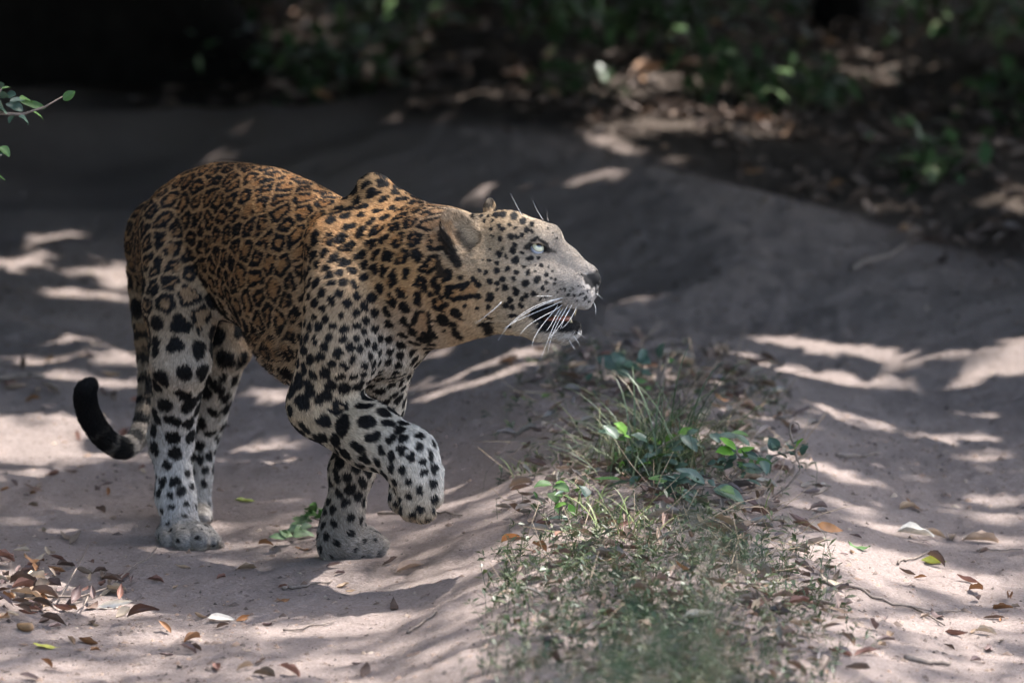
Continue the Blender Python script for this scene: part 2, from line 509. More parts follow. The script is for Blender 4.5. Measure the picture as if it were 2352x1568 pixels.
# ears
def ear(base, tip, halfw, normal, thick):
    base, tip = np.asarray(base), np.asarray(tip)
    d = tip - base; ln = np.linalg.norm(d); d = d / ln
    n = np.asarray(normal, dtype=float); n = n - (n @ d) * d; n /= np.linalg.norm(n)
    s = np.cross(d, n)
    c = base + d * ln * 0.5
    ell(c, [d, s, n], (ln * 0.56, halfw, thick), .010, d)
    ell(c + n * thick * 0.95 + d * .004, [d, s, n], (ln * 0.49, halfw * .86, thick * 1.05), .004, d, sub=True)
ear(Hd(1096, 592, -.060), Hd(1028, 496, -.086), .034, np.array([.40, -.85, .22]), .012)
ear(Hd(1128, 510, .055), Hd(1128, 462, .070), .030, np.array([.85, -.10, .25]), .012)
# eyelids, eye sockets and mouth
EYE = {s: Hd(1233, 570, s * .0465) for s in (-1, 1)}
for s in (-1, 1):
    ell(EYE[s] + HB * s * .006, HAX, (0.0175, 0.012, 0.0135), .005, HF, sub=True)
for s in (-1, 1):
    hcone((1213, 565, s * .0525, 4), (1233, 549, s * .0545, 4), .006, HF)
    hcone((1233, 549, s * .0545, 4), (1255, 567, s * .047, 4), .006, HF)
    hcone((1215, 577, s * .0525, 3.5), (1236, 590, s * .053, 3.5), .006, HF)
    hcone((1236, 590, s * .053, 3.5), (1258, 577, s * .045, 3.5), .006, HF)
hm = [Hd(1236, 724), Hd(1352, 722)]
ell((hm[0] + hm[1]) / 2 + HA * .012, [np.array([.978, -.208, 0.02]) / 1.0, HB, U_], (0.064, 0.075, 0.0115), .006, HF, sub=True)

def sdf(p, prims=None):
    d = np.full(len(p), 10.0)
    for c, r, k, fn, fl in (prims or PR):
        di = fn(p)
        if k > 0: d = smin(d, di, k)
        else: d = -smin(-d, di, -k)
    return d

VOX = 0.0028
lo = np.array([-0.84, -0.40, -0.06]); hi = np.array([0.20, 0.70, 0.78])
NB = 24
nb = np.ceil((hi - lo) / (VOX * NB)).astype(int)
dims = nb * NB + 1
field = np.empty(dims, dtype=np.float32)
bs = VOX * NB
ii = np.stack(np.meshgrid(*[np.arange(n) for n in nb], indexing='ij'), -1).reshape(-1, 3)
cen = lo + (ii + 0.5) * bs
coarse = sdf(cen)
hd = bs * 0.87
off = np.stack(np.meshgrid(*[np.arange(NB + 1)] * 3, indexing='ij'), -1).reshape(-1, 3) * VOX
for (i, j, k), c, dv in zip(ii, cen, coarse):
    sl = (slice(i * NB, i * NB + NB + 1), slice(j * NB, j * NB + NB + 1), slice(k * NB, k * NB + NB + 1))
    if abs(dv) > hd + 0.055:
        field[sl] = 1.0 if dv > 0 else -1.0
for (i, j, k), c, dv in zip(ii, cen, coarse):
    if abs(dv) <= hd + 0.055:
        sl = (slice(i * NB, i * NB + NB + 1), slice(j * NB, j * NB + NB + 1), slice(k * NB, k * NB + NB + 1))
        pts = lo + np.array([i, j, k]) * bs + off
        near = [q for q in PR if np.linalg.norm(q[0] - c) < q[1] + hd + abs(q[2]) + 0.03]
        field[sl] = (sdf(pts, near) if near else np.full(len(pts), 1.0)).reshape(NB + 1, NB + 1, NB + 1)

def surface_nets(d):
    s = d < 0
    c = np.zeros(tuple(np.array(d.shape) - 1), dtype=np.int8)
    n0, n1, n2 = c.shape
    for a in (0, 1):
        for b in (0, 1):
            for e in (0, 1):
                c += s[a:a + n0, b:b + n1, e:e + n2]
    act = (c > 0) & (c < 8)
    I = np.argwhere(act)
    vid = np.full(c.shape, -1, dtype=np.int32)
    vid[act] = np.arange(len(I))
    acc = np.zeros((len(I), 3)); cnt = np.zeros(len(I))
    cor = [(a, b, e) for a in (0, 1) for b in (0, 1) for e in (0, 1)]
    for ca in cor:
        for axx in range(3):
            if ca[axx] == 1: continue
            cb = list(ca); cb[axx] = 1
            va = d[I[:, 0] + ca[0], I[:, 1] + ca[1], I[:, 2] + ca[2]]
            vb = d[I[:, 0] + cb[0], I[:, 1] + cb[1], I[:, 2] + cb[2]]
            x = (va < 0) != (vb < 0)
            t = np.where(x, va / np.where(x, va - vb, 1), 0)
            pt = np.array(ca, dtype=float)[None, :] + t[:, None] * np.eye(3)[axx][None, :]
            acc += np.where(x[:, None], pt, 0); cnt += x
    V = I + acc / cnt[:, None]
    F = []
    for axx in range(3):
        o1, o2 = (axx + 1) % 3, (axx + 2) % 3
        sa = [slice(1, -1)] * 3; sb = [slice(1, -1)] * 3
        sa[axx] = slice(0, -1); sb[axx] = slice(1, None)
        A, B = s[tuple(sa)], s[tuple(sb)]
        e = np.argwhere(A != B)
        base = e.copy()
        for o in (o1, o2): base[:, o] += 1
        flip = A[A != B]
        q = []
        for u, v in ((0, 0), (1, 0), (1, 1), (0, 1)):
            b2 = base.copy(); b2[:, o1] -= u; b2[:, o2] -= v
            q.append(vid[b2[:, 0], b2[:, 1], b2[:, 2]])
        q = np.stack(q, 1)
        q[~flip] = q[~flip][:, ::-1]
        F.append(q)
    return V, np.concatenate(F)

LV, LF = surface_nets(field)
LV = lo + LV * VOX
del field
# light Laplacian smoothing
e = np.concatenate([LF[:, [0, 1]], LF[:, [1, 2]], LF[:, [2, 3]], LF[:, [3, 0]]])
deg = np.bincount(e[:, 0], minlength=len(LV)) + np.bincount(e[:, 1], minlength=len(LV))
for lam in (0.5, -0.52, 0.5, -0.52, 0.4):
    nbm = np.zeros_like(LV)
    for c in range(3):
        nbm[:, c] = np.bincount(e[:, 0], LV[e[:, 1], c], len(LV)) + np.bincount(e[:, 1], LV[e[:, 0], c], len(LV))
    LV = LV + lam * (nbm / deg[:, None] - LV)
fn_ = np.cross(LV[LF[:, 2]] - LV[LF[:, 0]], LV[LF[:, 3]] - LV[LF[:, 1]])
LN = np.zeros_like(LV)
for c in range(3):
    for q in range(4):
        LN[:, c] += np.bincount(LF[:, q], fn_[:, c], len(LV))
LN /= np.linalg.norm(LN, axis=1)[:, None] + 1e-12

# ---- coat: base colour, markings, hair length and hair lie, all functions of the place on the body
TAWNY, BUFF, CREAM, WHITE, GREY = (.295, .165, .073), (.44, .30, .17), (.50, .40, .28), (.56, .52, .48), (.30, .275, .26)
ANCH = np.array([
    (330, 500, .25, .155, .08), (450, 420, *TAWNY), (600, 420, *TAWNY), (740, 480, .37, .20, .082), (480, 560, .255, .148, .07), (600, 600, .28, .162, .075),
    (400, 600, .27, .18, .10), (360, 720, .28, .205, .13), (430, 740, .34, .26, .175), (600, 760, .29, .185, .10), (620, 850, .32, .225, .135),
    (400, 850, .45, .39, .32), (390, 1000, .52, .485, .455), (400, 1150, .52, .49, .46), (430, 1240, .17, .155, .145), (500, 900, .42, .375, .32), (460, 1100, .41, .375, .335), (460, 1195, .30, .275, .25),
    (330, 900, .22, .16, .10), (260, 1020, .17, .145, .12), (200, 920, .03, .03, .03),
    (860, 430, .41, .26, .13), (800, 520, .39, .225, .10), (900, 520, .40, .23, .10), (960, 520, .38, .195, .072), (780, 640, .37, .255, .15), (800, 760, .37, .27, .17), (740, 850, .38, .285, .185),
    (900, 650, .37, .22, .10), (980, 640, .36, .19, .068), (1040, 700, .41, .215, .075), (960, 740, .36, .235, .125), (890, 820, .43, .375, .31), (920, 800, .46, .41, .35), (1000, 775, .46, .38, .285), (1120, 762, .44, .335, .215), (1200, 750, .45, .355, .245),
    (720, 950, .39, .305, .205), (820, 980, .42, .345, .25), (930, 1030, .50, .45, .38), (1000, 1060, .60, .56, .50), (950, 1130, .38, .30, .21), (960, 1190, .30, .215, .13),
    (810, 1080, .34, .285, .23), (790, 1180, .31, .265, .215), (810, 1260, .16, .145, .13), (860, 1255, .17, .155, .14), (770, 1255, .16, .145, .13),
    (1110, 560, .27, .185, .105), (1150, 510, .29, .19, .095), (1200, 510, .29, .20, .11), (1190, 600, .29, .22, .14), (1150, 680, .30, .20, .11), (1240, 650, .31, .25, .185), (1220, 700, .31, .23, .15),
    (1270, 530, .38, .31, .23), (1290, 600, .23, .19, .155), (1250, 598, .46, .42, .375), (1320, 610, .185, .15, .12), (1300, 660, .25, .215, .18), (1275, 640, .25, .205, .16), (1350, 690, .50, .48, .46), (1300, 775, .36, .34, .315), (1060, 560, .34, .28, .21), (1045, 515, .36, .29, .21),
], dtype=float)

def rbf(x, y, vals, sig=55.0):
    acc = np.zeros((len(x), vals.shape[1])); wsum = np.zeros(len(x))
    for a, v in zip(ANCH, vals):
        d2 = (x - a[0]) ** 2 + (y - a[1]) ** 2
        wgt = np.exp(-d2 / (2 * sig * sig)) + 1e-4 / (1 + d2 / 900)
        acc += wgt[:, None] * v; wsum += wgt
    return acc / wsum[:, None]

# spacing, radius, rosette-ness for the markings: (px, py, spacing m, radius m, rosette 0..1)
SP = np.array([
    (450, 420, .031, .0205, 1), (600, 430, .033, .021, 1), (720, 470, .031, .018, 1), (350, 520, .029, .018, .9), (420, 560, .029, .0175, .9), (520, 560, .031, .0185, 1), (620, 600, .034, .021, 1), (600, 720, .033, .0205, 1),
    (620, 860, .035, .019, .8), (380, 680, .032, .017, .6), (440, 720, .032, .018, .5), (400, 800, .037, .0195, .1), (395, 900, .036, .019, 0), (390, 1010, .030, .0155, 0), (400, 1080, .023, .0115, 0), (410, 1160, .017, .0082, 0), (408, 1190, .0155, .0064, 0), (430, 1245, .05, .003, 0),
    (530, 780, .032, .0165, 0), (490, 920, .030, .0155, 0), (460, 1080, .021, .0105, 0), (460, 1180, .03, .005, 0),
    (860, 450, .026, .0125, 0), (820, 520, .025, .0125, .3), (900, 540, .028, .015, .7), (980, 560, .030, .0165, .85), (780, 620, .020, .0100, .3), (780, 720, .0175, .0078, 0), (840, 680, .019, .0086, .15), (900, 640, .024, .0125, .55), (960, 650, .028, .0145, .65), (1030, 720, .028, .013, .4), (760, 820, .020, .0094, .1), (850, 780, .017, .0078, 0), (910, 820, .019, .0088, 0), (980, 780, .030, .0165, 0),
    (700, 920, .029, .0165, .2), (790, 960, .030, .0175, .35), (860, 990, .026, .0135, .1), (930, 1040, .020, .0098, 0), (980, 1060, .020, .0098, 0), (960, 1120, .020, .0088, 0), (960, 1180, .016, .0066, 0),
    (800, 1080, .022, .0115, 0), (790, 1170, .020, .0100, 0), (780, 1215, .018, .0075, 0), (810, 1255, .03, .0045, 0), (1060, 640, .028, .0135, .4),
], dtype=float)
def sp_field(x, y, sig=45.0):
    acc = np.zeros((len(x), 3)); wsum = np.zeros(len(x))
    for a in SP:
        d2 = (x - a[0]) ** 2 + (y - a[1]) ** 2
        wgt = np.exp(-d2 / (2 * sig * sig)) + 1e-4 / (1 + d2 / 900)
        acc += wgt[:, None] * a[2:]; wsum += wgt
    return acc / wsum[:, None]

FACE = [(650,265,24),(710,265,28),(805,283,28),(885,330,26),(965,355,22),(920,400,26),(615,315,16),(545,318,14),(520,272,16),(580,275,16),(765,357,17),(815,380,12),(680,365,20),(705,392,18),(680,478,20),(775,462,28),(828,457,20),(875,447,22),(970,415,14),(1100,385,10),(1135,430,9),(1170,465,8),
 (605,395,15),(612,455,15),(600,570,14),(708,560,12),(805,530,20),(795,580,27),(668,610,27),(738,635,14),(820,665,32),(878,605,14),(945,650,26),(585,665,18),(530,660,9),(660,690,20),(650,755,26),(750,735,25),(560,770,20),(500,760,16),(585,845,24),(490,875,26),(700,830,24),(655,865,22),(800,830,18),(890,720,12),(830,768,18),(930,770,22),(990,768,12),(905,868,28),(1005,835,28),(1083,790,18),(1085,860,14),(1140,760,12),(1120,825,11),(1165,830,12),(1155,865,11),(1050,908,18),(725,900,28),(655,918,12),(810,910,22),(820,945,26),(905,975,22),(870,1000,20),(975,960,24),(485,980,24),(590,960,24),(590,1000,32),(770,1015,26),(735,1060,26),(790,1075,24),(860,1060,22),(580,1075,22),(480,1080,18),(1045,715,14),(1105,725,10),(990,705,12),(1020,640,14),(1035,1000,12),(1080,990,10),(1105,930,10),
 (1185,935,10),(1212,918,13),(1252,918,14),(1300,935,9),(1325,910,12),(1368,893,11),(1405,893,8),(1335,970,15),(1385,965,15),(1415,955,9),(1448,942,9),(1280,970,15),(1365,1015,9),(1420,1003,10),(1440,985,9),(1460,1010,8),
 (345,810,20),(440,835,18),(350,920,14),(425,955,12),(345,965,14),(385,1000,14),(375,1055,18),(215,810,26),(200,840,22),(155,895,24),(130,945,22),(75,960,22),(165,980,20),(210,1050,24),(290,1120,24),
 (640,215,18),(700,205,20),(760,215,18),(830,225,16),(880,245,18),(940,265,14),(460,280,18),(450,300,16)]
FLAT = [(560,1215,85,24),(595,1265,55,48),(280,1220,45,30),(300,1285,40,48),(340,1330,40,26),(50,1330,40,45),(80,1390,45,22),(790,1152,45,16),(120,1190,55,14),(345,1172,38,10),(785,1245,22,16),(805,1315,20,9),(570,1165,60,9),(200,1275,22,14),(130,1325,22,14)]
def c2l(cx, cy): return 976.2 + .25634 * cx, 430.7 + .25634 * cy

# seeds: dart throwing over the surface
lx, ly = to_layout(LV)
spv = sp_field(lx, ly)
order = rng.permutation(len(LV))[:90000]
cell = {}; seeds = []
CS = 0.05
for v in order:
    x, y = lx[v], ly[v]
    if x > 1062 and not (x < 1080 and y < 500): continue
    if x > 1000 and y > 745: continue
    if x > 1008 and y < 618: continue
    if x < 318 and y > 800: continue
    if 330 > x and ly[v] > 940: continue
    r = spv[v, 0]; p = LV[v]; kx = tuple(np.floor(p / CS).astype(int)); ok = True
    for a in (-1, 0, 1):
        for b in (-1, 0, 1):
            for c in (-1, 0, 1):
                for q in cell.get((kx[0] + a, kx[1] + b, kx[2] + c), ()):
                    if (p[0] - q[0]) ** 2 + (p[1] - q[1]) ** 2 + (p[2] - q[2]) ** 2 < (0.5 * (r + q[3])) ** 2: ok = False; break
                if not ok: break
            if not ok: break
        if not ok: break
    if ok:
        cell.setdefault(kx, []).append((p[0], p[1], p[2], r)); seeds.append(v)
SEEDS = []
for v in seeds:
    n = LN[v]
    e1 = np.cross(n, rng.normal(size=3)); e1 /= np.linalg.norm(e1); e2 = np.cross(n, e1)
    R = spv[v, 1] * rng.uniform(.82, 1.15); ros = spv[v, 2] > rng.uniform(.25, .75)
    blobs = []
    if ros and R > .009:
        m = rng.integers(4, 7); a0 = rng.uniform(0, 6.28); gap = rng.uniform(0.15, 1.0)
        st = rng.uniform(1.0, 1.35)
        for q in range(m):
            a = a0 + (6.28 - gap) * q / (m - 1 if gap > .5 else m) + rng.uniform(-.15, .15)
            rr = R * rng.uniform(.68, .82)
            blobs.append((rr * math.cos(a) * st, rr * math.sin(a), R * rng.uniform(.20, .29), R * rng.uniform(.36, .66), a + 1.57))
        SEEDS.append((LV[v], n, e1, e2, R, blobs, True))
    else:
        m = 1 if R < .0095 else rng.integers(1, 4)
        if m == 1: blobs.append((0, 0, R * rng.uniform(.85, 1.05), R * rng.uniform(.95, 1.25), rng.uniform(0, 6.28)))
        else:
            a0 = rng.uniform(0, 6.28)
            for q in range(m):
                a = a0 + 6.28 * q / m + rng.uniform(-.4, .4)
                blobs.append((R * .42 * math.cos(a), R * .42 * math.sin(a), R * rng.uniform(.55, .68), R * rng.uniform(.62, .85), a + rng.uniform(-.5, 2)))
        SEEDS.append((LV[v], n, e1, e2, R, blobs, False))

ROSN = [spv[v, 2] > .2 for v in seeds]

def coat(p, n):
    x, y = to_layout(p)
    jit = 7 * (fbm(p * 60, 77, 2) - .5)
    col = rbf(x, y, ANCH[:, 2:5])
    up = n[:, 2]
    body = (x > 300) & (x < 760) & (y > 560)
    wh = np.where(body, sstep(-.35, -.85, up), 0)[:, None]
    col = col * (1 - wh * .6) + np.array([.56, .48, .38]) * wh * .6
    # streaky natural variation of the hair colour
    v = 0.82 + 0.36 * fbm(p * np.array([90, 90, 140]), 51, 3)
    col = col * v[:, None]
    tors = sstep(760, 640, x) * sstep(820, 700, y)
    col = col * (1 - .10 * tors[:, None])
    dark = np.zeros(len(p)); cen_ = np.zeros(len(p))
    key = np.floor(p / .03).astype(np.int64)
    kk = (key[:, 0] * 73856093) ^ (key[:, 1] * 19349663) ^ (key[:, 2] * 83492791)
    o = np.argsort(kk, kind='stable'); ks = kk[o]
    uq, st = np.unique(ks, return_index=True)
    en = np.append(st[1:], len(ks))
    tab = {int(u): (a, b) for u, a, b in zip(uq, st, en)}
    wob = np.stack([vnoise(p * 190, 61), vnoise(p * 190, 62), vnoise(p * 190, 63)], 1) - .5
    pw = p + wob * .0042
    F1 = np.full(len(p), .2); F2 = np.full(len(p), .2); I1 = np.zeros(len(p), dtype=np.int32); I2 = np.zeros(len(p), dtype=np.int32)
    for si, (c, nn, e1, e2, R, blobs, ros) in enumerate(SEEDS):
        k0 = np.floor(c / .03).astype(np.int64)
        ids = []
        for a in (-1, 0, 1):
            for b in (-1, 0, 1):
                for d in (-1, 0, 1):
                    h = int(((k0[0] + a) * 73856093) ^ ((k0[1] + b) * 19349663) ^ ((k0[2] + d) * 83492791))
                    if h in tab:
                        s0, s1 = tab[h]; ids.append(o[s0:s1])
        if not ids: continue
        ids = np.concatenate(ids)
        q = pw[ids] - c
        if ROSN[si]:
            dd = np.sqrt((q * q).sum(1)) + np.where(n[ids] @ nn > .0, 0, .05)
            lt1 = dd < F1[ids]; j = ids[lt1]
            F2[j] = F1[j]; I2[j] = I1[j]; F1[j] = dd[lt1]; I1[j] = si
            lt2 = (~lt1) & (dd < F2[ids]); j = ids[lt2]
            F2[j] = dd[lt2]; I2[j] = si
        if ros: continue
        ok = ((q * q).sum(1) < (R * 2.1) ** 2) & (n[ids] @ nn > 0.1)
        ids = ids[ok]; q = q[ok]
        if len(ids) == 0: continue
        u, w = q @ e1, q @ e2
        for bu, bw, r1, r2, an in blobs:
            ca, sa = math.cos(an), math.sin(an)
            du, dw = u - bu, w - bw
            rr = np.sqrt(((du * ca + dw * sa) / r2) ** 2 + ((-du * sa + dw * ca) / r1) ** 2)
            soft = .0016 / r1
            val = 1 - sstep(1 - soft, 1 + soft, rr)
            dark[ids] = np.maximum(dark[ids], val)
    sc_ = np.array([t[0] for t in SEEDS]); isr = np.array([t[6] for t in SEEDS])
    rz = isr[I1] & (F1 < .06)
    sep = np.linalg.norm(sc_[I1] - sc_[I2], axis=1) + 1e-6
    edge = np.where(F2 < .19, (F2 ** 2 - F1 ** 2) / (2 * sep), .02)
    nA = vnoise(p * 85, 64); nB = vnoise(p * 55, 65)
    w1 = .0022 + .0017 * nB; th_ = .0068 + .0056 * nA
    ringd = sstep(w1 - .0010, w1 + .0010, edge) * (1 - sstep(w1 + th_ - .0012, w1 + th_ + .0012, edge)) * sstep(.24, .33, nA)
    small = (F1 < .0055) & (sep < .034)
    ringd = np.maximum(ringd, small * 1.0)
    dark = np.maximum(dark, np.where(rz, ringd, 0))
    cen_ = np.where(rz, sstep(w1, w1 + .006, edge), 0)
    # traced facial and throat markings
    hx = x > 985
    if hx.any():
        ids = np.where(hx)[0]
        X = x[ids] + wob[ids, 0] * 6; Y = y[ids] + wob[ids, 2] * 6
        for s in FACE:
            sx, sy = c2l(s[0], s[1]); r = s[2] * .25634 * 1.25
            rr = np.sqrt((X - sx) ** 2 + (Y - sy) ** 2) / r
            dark[ids] = np.maximum(dark[ids], 1 - sstep(.75, 1.2, rr))
        for s in FLAT:
            sx, sy = c2l(s[0], s[1])
            rr = np.sqrt(((X - sx) / (s[2] * .256)) ** 2 + ((Y - sy) / (s[3] * .256)) ** 2)
            dark[ids] = np.maximum(dark[ids], 1 - sstep(.75, 1.2, rr))
        # black lips, nose leather, eye rims and tear line
        def seg(ax, ay, bx, by, r0, r1, soft=2.0):
            dx, dy = bx - ax, by - ay
            t = np.clip(((X - ax) * dx + (Y - ay) * dy) / (dx * dx + dy * dy + 1e-6), 0, 1)
            d = np.hypot(X - ax - t * dx, Y - ay - t * dy) - (r0 + (r1 - r0) * t)
            return 1 - sstep(-soft, soft, d)
        m = np.maximum.reduce([seg(1230, 718, 1262, 722, 13, 22), seg(1262, 722, 1322, 727, 22, 12), seg(1322, 742, 1332, 741, 6, 5), seg(1250, 705, 1285, 703, 8, 6), seg(1252, 742, 1322, 749, 17, 11), seg(1228, 722, 1262, 742, 12, 18), seg(1350, 645, 1372, 640, 12, 10), seg(1357, 655, 1369, 651, 9, 7),
                               seg(1345, 642, 1376, 636, 10, 11), seg(1336, 636, 1350, 641, 4, 8), seg(1362, 652, 1366, 666, 7, 3), seg(1365, 668, 1364, 676, 2.0, 1.6)])
        m = np.maximum(m, seg(1021, 545, 1058, 608, 9, 12, 3.0) * .97)  # black behind the ear rim: ear-back fur plus shadow painted on the neck
        rim = np.maximum(seg(1019, 500, 1036, 534, 2.6, 2.6, 1.5), seg(1036, 534, 1072, 592, 2.6, 2.4, 1.5))
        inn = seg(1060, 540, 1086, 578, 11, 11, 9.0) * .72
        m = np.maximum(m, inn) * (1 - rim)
        m = np.maximum(m, seg(1212, 571, 1256, 576, 8, 7) * .97)
        m = np.maximum(m, np.maximum(seg(1212, 566, 1233, 551, 4, 4), seg(1233, 551, 1256, 567, 4, 4)) * .97)
        m = np.maximum(m, seg(1256, 574, 1274, 582, 5, 2) * .9)
        m = np.maximum(m, seg(1268, 511, 1284, 528, 3, 2) * .35)
        m = np.maximum(m, seg(1340, 640, 1330, 634, 3, 2))
        dark[ids] = np.maximum(dark[ids], m)
        far = (X > 1108) & (X < 1152) & (Y < 484) & (X < 1132 + (484 - Y) * .1)
        dark[ids] = np.where(far, np.maximum(dark[ids], .85), dark[ids])
        # dark back of the near ear
        eb = (X < 1075) & (X > 1010) & (Y < 640)
        back = eb & (n[ids] @ np.array([-.75, -.1, -.25]) > .35) & (Y > 520)
        dark[ids] = np.where(back, .93, dark[ids])
    # tail: black rings towards a black end
    tl = (x < 335) & (y > 700)
    if tl.any():
        ids = np.where(tl)[0]
        path = np.array([P(*t[:3]) for t in TAIL]); acc_l = np.concatenate([[0], np.cumsum(np.linalg.norm(np.diff(path, axis=0), axis=1))])
        best = np.full(len(ids), 9.0); s_ = np.zeros(len(ids))
        for i in range(len(path) - 1):
            d = path[i + 1] - path[i]; t = np.clip((p[ids] - path[i]) @ d / (d @ d), 0, 1)
            dd = np.linalg.norm(p[ids] - path[i] - t[:, None] * d, axis=1)
            b = dd < best
            best[b] = dd[b]; s_[b] = (acc_l[i] + t * np.linalg.norm(d))[b]
        on = best < .036
        ring = np.clip(sstep(-.1, .35, np.sin((s_ + wob[ids, 1] * .01) * 150) + (s_ - .38) * 6.5) + np.where(s_ > .46, .5, 0), 0, 1)
        low = n[ids] @ np.array([.5, -.3, -.8]) > .3
        ring = np.where((s_ < .46) & low, ring * .7, ring)
        ring = np.where(s_ < .30, sstep(.0, .5, np.sin(s_ * 150 + wob[ids, 0] * 4)) * .95, ring)
        dark[ids] = np.where(on, np.maximum(dark[ids], ring), dark[ids])
    col = col * (1 - cen_[:, None] * np.array([.16, .26, .36]))
    BL = np.array([.004, .0038, .0042])
    return col * (1 - dark[:, None]) + BL * dark[:, None], dark

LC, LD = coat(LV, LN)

def attr_mat(name, rough, spec, sheen=0.0):
    m, nt, b = new_mat(name)
    a = nt.nodes.new('ShaderNodeAttribute'); a.attribute_name = 'coat'
    nt.links.new(a.outputs['Color'], b.inputs['Base Color'])
    b.inputs['Roughness'].default_value = rough
    b.inputs['Specular IOR Level'].default_value = spec
    return m
M_skin = attr_mat('leopard_coat', 0.7, 0.2)
M_fur = attr_mat('leopard_fur', 0.55, 0.22)
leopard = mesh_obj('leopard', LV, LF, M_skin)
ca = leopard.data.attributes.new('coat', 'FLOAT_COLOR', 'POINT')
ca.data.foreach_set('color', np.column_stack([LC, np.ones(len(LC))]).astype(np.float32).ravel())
tag(leopard, 'spotted leopard stepping forward with one forepaw lifted, looking up', 'leopard')

# ---- fur
def flow_at(p):
    acc = np.zeros((len(p), 3)); ws = np.zeros(len(p))
    for c, r, k, fn, fl in PR:
        if fl is None or k < 0: continue
        near = np.where(((p - c) ** 2).sum(1) < (r + .05) ** 2)[0]
        if len(near) == 0: continue
        w_ = np.exp(-np.abs(fn(p[near])) / .010)
        acc[near] += w_[:, None] * np.asarray(fl)
        ws[near] += w_
    return acc / (ws[:, None] + 1e-9)
NH = 520000
q0, q1, q2, q3 = (LV[LF[:, i]] for i in range(4))
area = np.linalg.norm(np.cross(q2 - q0, q3 - q1), axis=1) / 2
fx, fy = to_layout((q0 + q2) / 2)
dens = np.where(fx > 1010, 1.8, 1.0)
pr = area * dens; pr /= pr.sum()
fi = rng.choice(len(LF), NH, p=pr)
a, b = rng.random((NH, 1)), rng.random((NH, 1))
def bil(X): return (1 - a) * (1 - b) * X[LF[fi, 0]] + a * (1 - b) * X[LF[fi, 1]] + a * b * X[LF[fi, 2]] + (1 - a) * b * X[LF[fi, 3]]
hp = bil(LV); hn = bil(LN); hn /= np.linalg.norm(hn, axis=1)[:, None]
hx, hy = to_layout(hp)
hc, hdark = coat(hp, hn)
fl = flow_at(LV)
hf = bil(fl)
hf = hf - (hf * hn).sum(1)[:, None] * hn
hf /= np.linalg.norm(hf, axis=1)[:, None] + 1e-6
ln = np.full(NH, .0080)
ln = np.where((hx > 1075), .0048, ln)
ln = np.where((hx > 1225) & (hy < 650), .0038, ln)
ln = np.where((hx > 985) & (hx < 1260) & (hy > 735), .010, ln)
ln = np.where((hx > 1225) & (hy > 755), .011, ln)
ln = np.where((hx < 520) & (hy > 780), .009, ln)
ln = np.where((hy > 1190), .0075, ln)
ln = np.where((hx > 480) & (hx < 660) & (hy > 760) & (hn[:, 2] < -.2), .019, ln)
ln = np.where((hx < 340) & (hy > 850), .012, ln)
ln = np.where((hx > 1005) & (hx < 1105) & (hy < 600) & (hy > 480), .010, ln)
skip = ((np.abs(hx - 1233) < 17) & (np.abs(hy - 570) < 11)) | ((hx > 1336) & (hy > 628) & (hy < 664)) | ((hx > 1235) & (hx < 1330) & (hy > 708) & (hy < 745))
keep = ~skip
hp, hn, hf, hc, ln = hp[keep], hn[keep], hf[keep], hc[keep], ln[keep]
n_ = len(hp)
ln = ln * rng.uniform(.6, 1.15, n_)
clump = np.stack([vnoise(hp * 130, 81), vnoise(hp * 130, 82), vnoise(hp * 130, 83)], 1) - .5
dirn = hf + clump * .4 + rng.normal(size=(n_, 3)) * .14
dirn -= (dirn * hn).sum(1)[:, None] * hn
dirn /= np.linalg.norm(dirn, axis=1)[:, None] + 1e-6
lift = rng.uniform(.18, .5, n_)[:, None]
pts = np.empty((n_, 4, 3), dtype=np.float32)
pts[:, 0] = hp - hn * .0012
pts[:, 1] = hp + (hn * lift * 1.25 + dirn * .8) * (ln * .33)[:, None]
pts[:, 2] = hp + (hn * lift * .95 + dirn * .95) * (ln * .67)[:, None]
pts[:, 3] = hp + (hn * lift * .65 + dirn * 1.0) * ln[:, None]
hcv = bpy.data.hair_curves.new('fur')
hcv.add_curves([4] * n_)
hcv.attributes['position'].data.foreach_set('vector', pts.ravel())
ra = hcv.attributes.get('radius') or hcv.attributes.new('radius', 'FLOAT', 'POINT')
ra.data.foreach_set('value', np.tile(np.array([.00042, .00040, .00030, .00010], dtype=np.float32), n_))
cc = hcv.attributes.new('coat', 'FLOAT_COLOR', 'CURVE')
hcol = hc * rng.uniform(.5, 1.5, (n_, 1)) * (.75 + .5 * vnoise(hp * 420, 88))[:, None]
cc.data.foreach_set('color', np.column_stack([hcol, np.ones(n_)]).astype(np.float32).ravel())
hcv.materials.append(M_fur)
fur = bpy.data.objects.new('fur', hcv)
COL.objects.link(fur); fur.parent = leopard
tag(fur, kind='stuff')

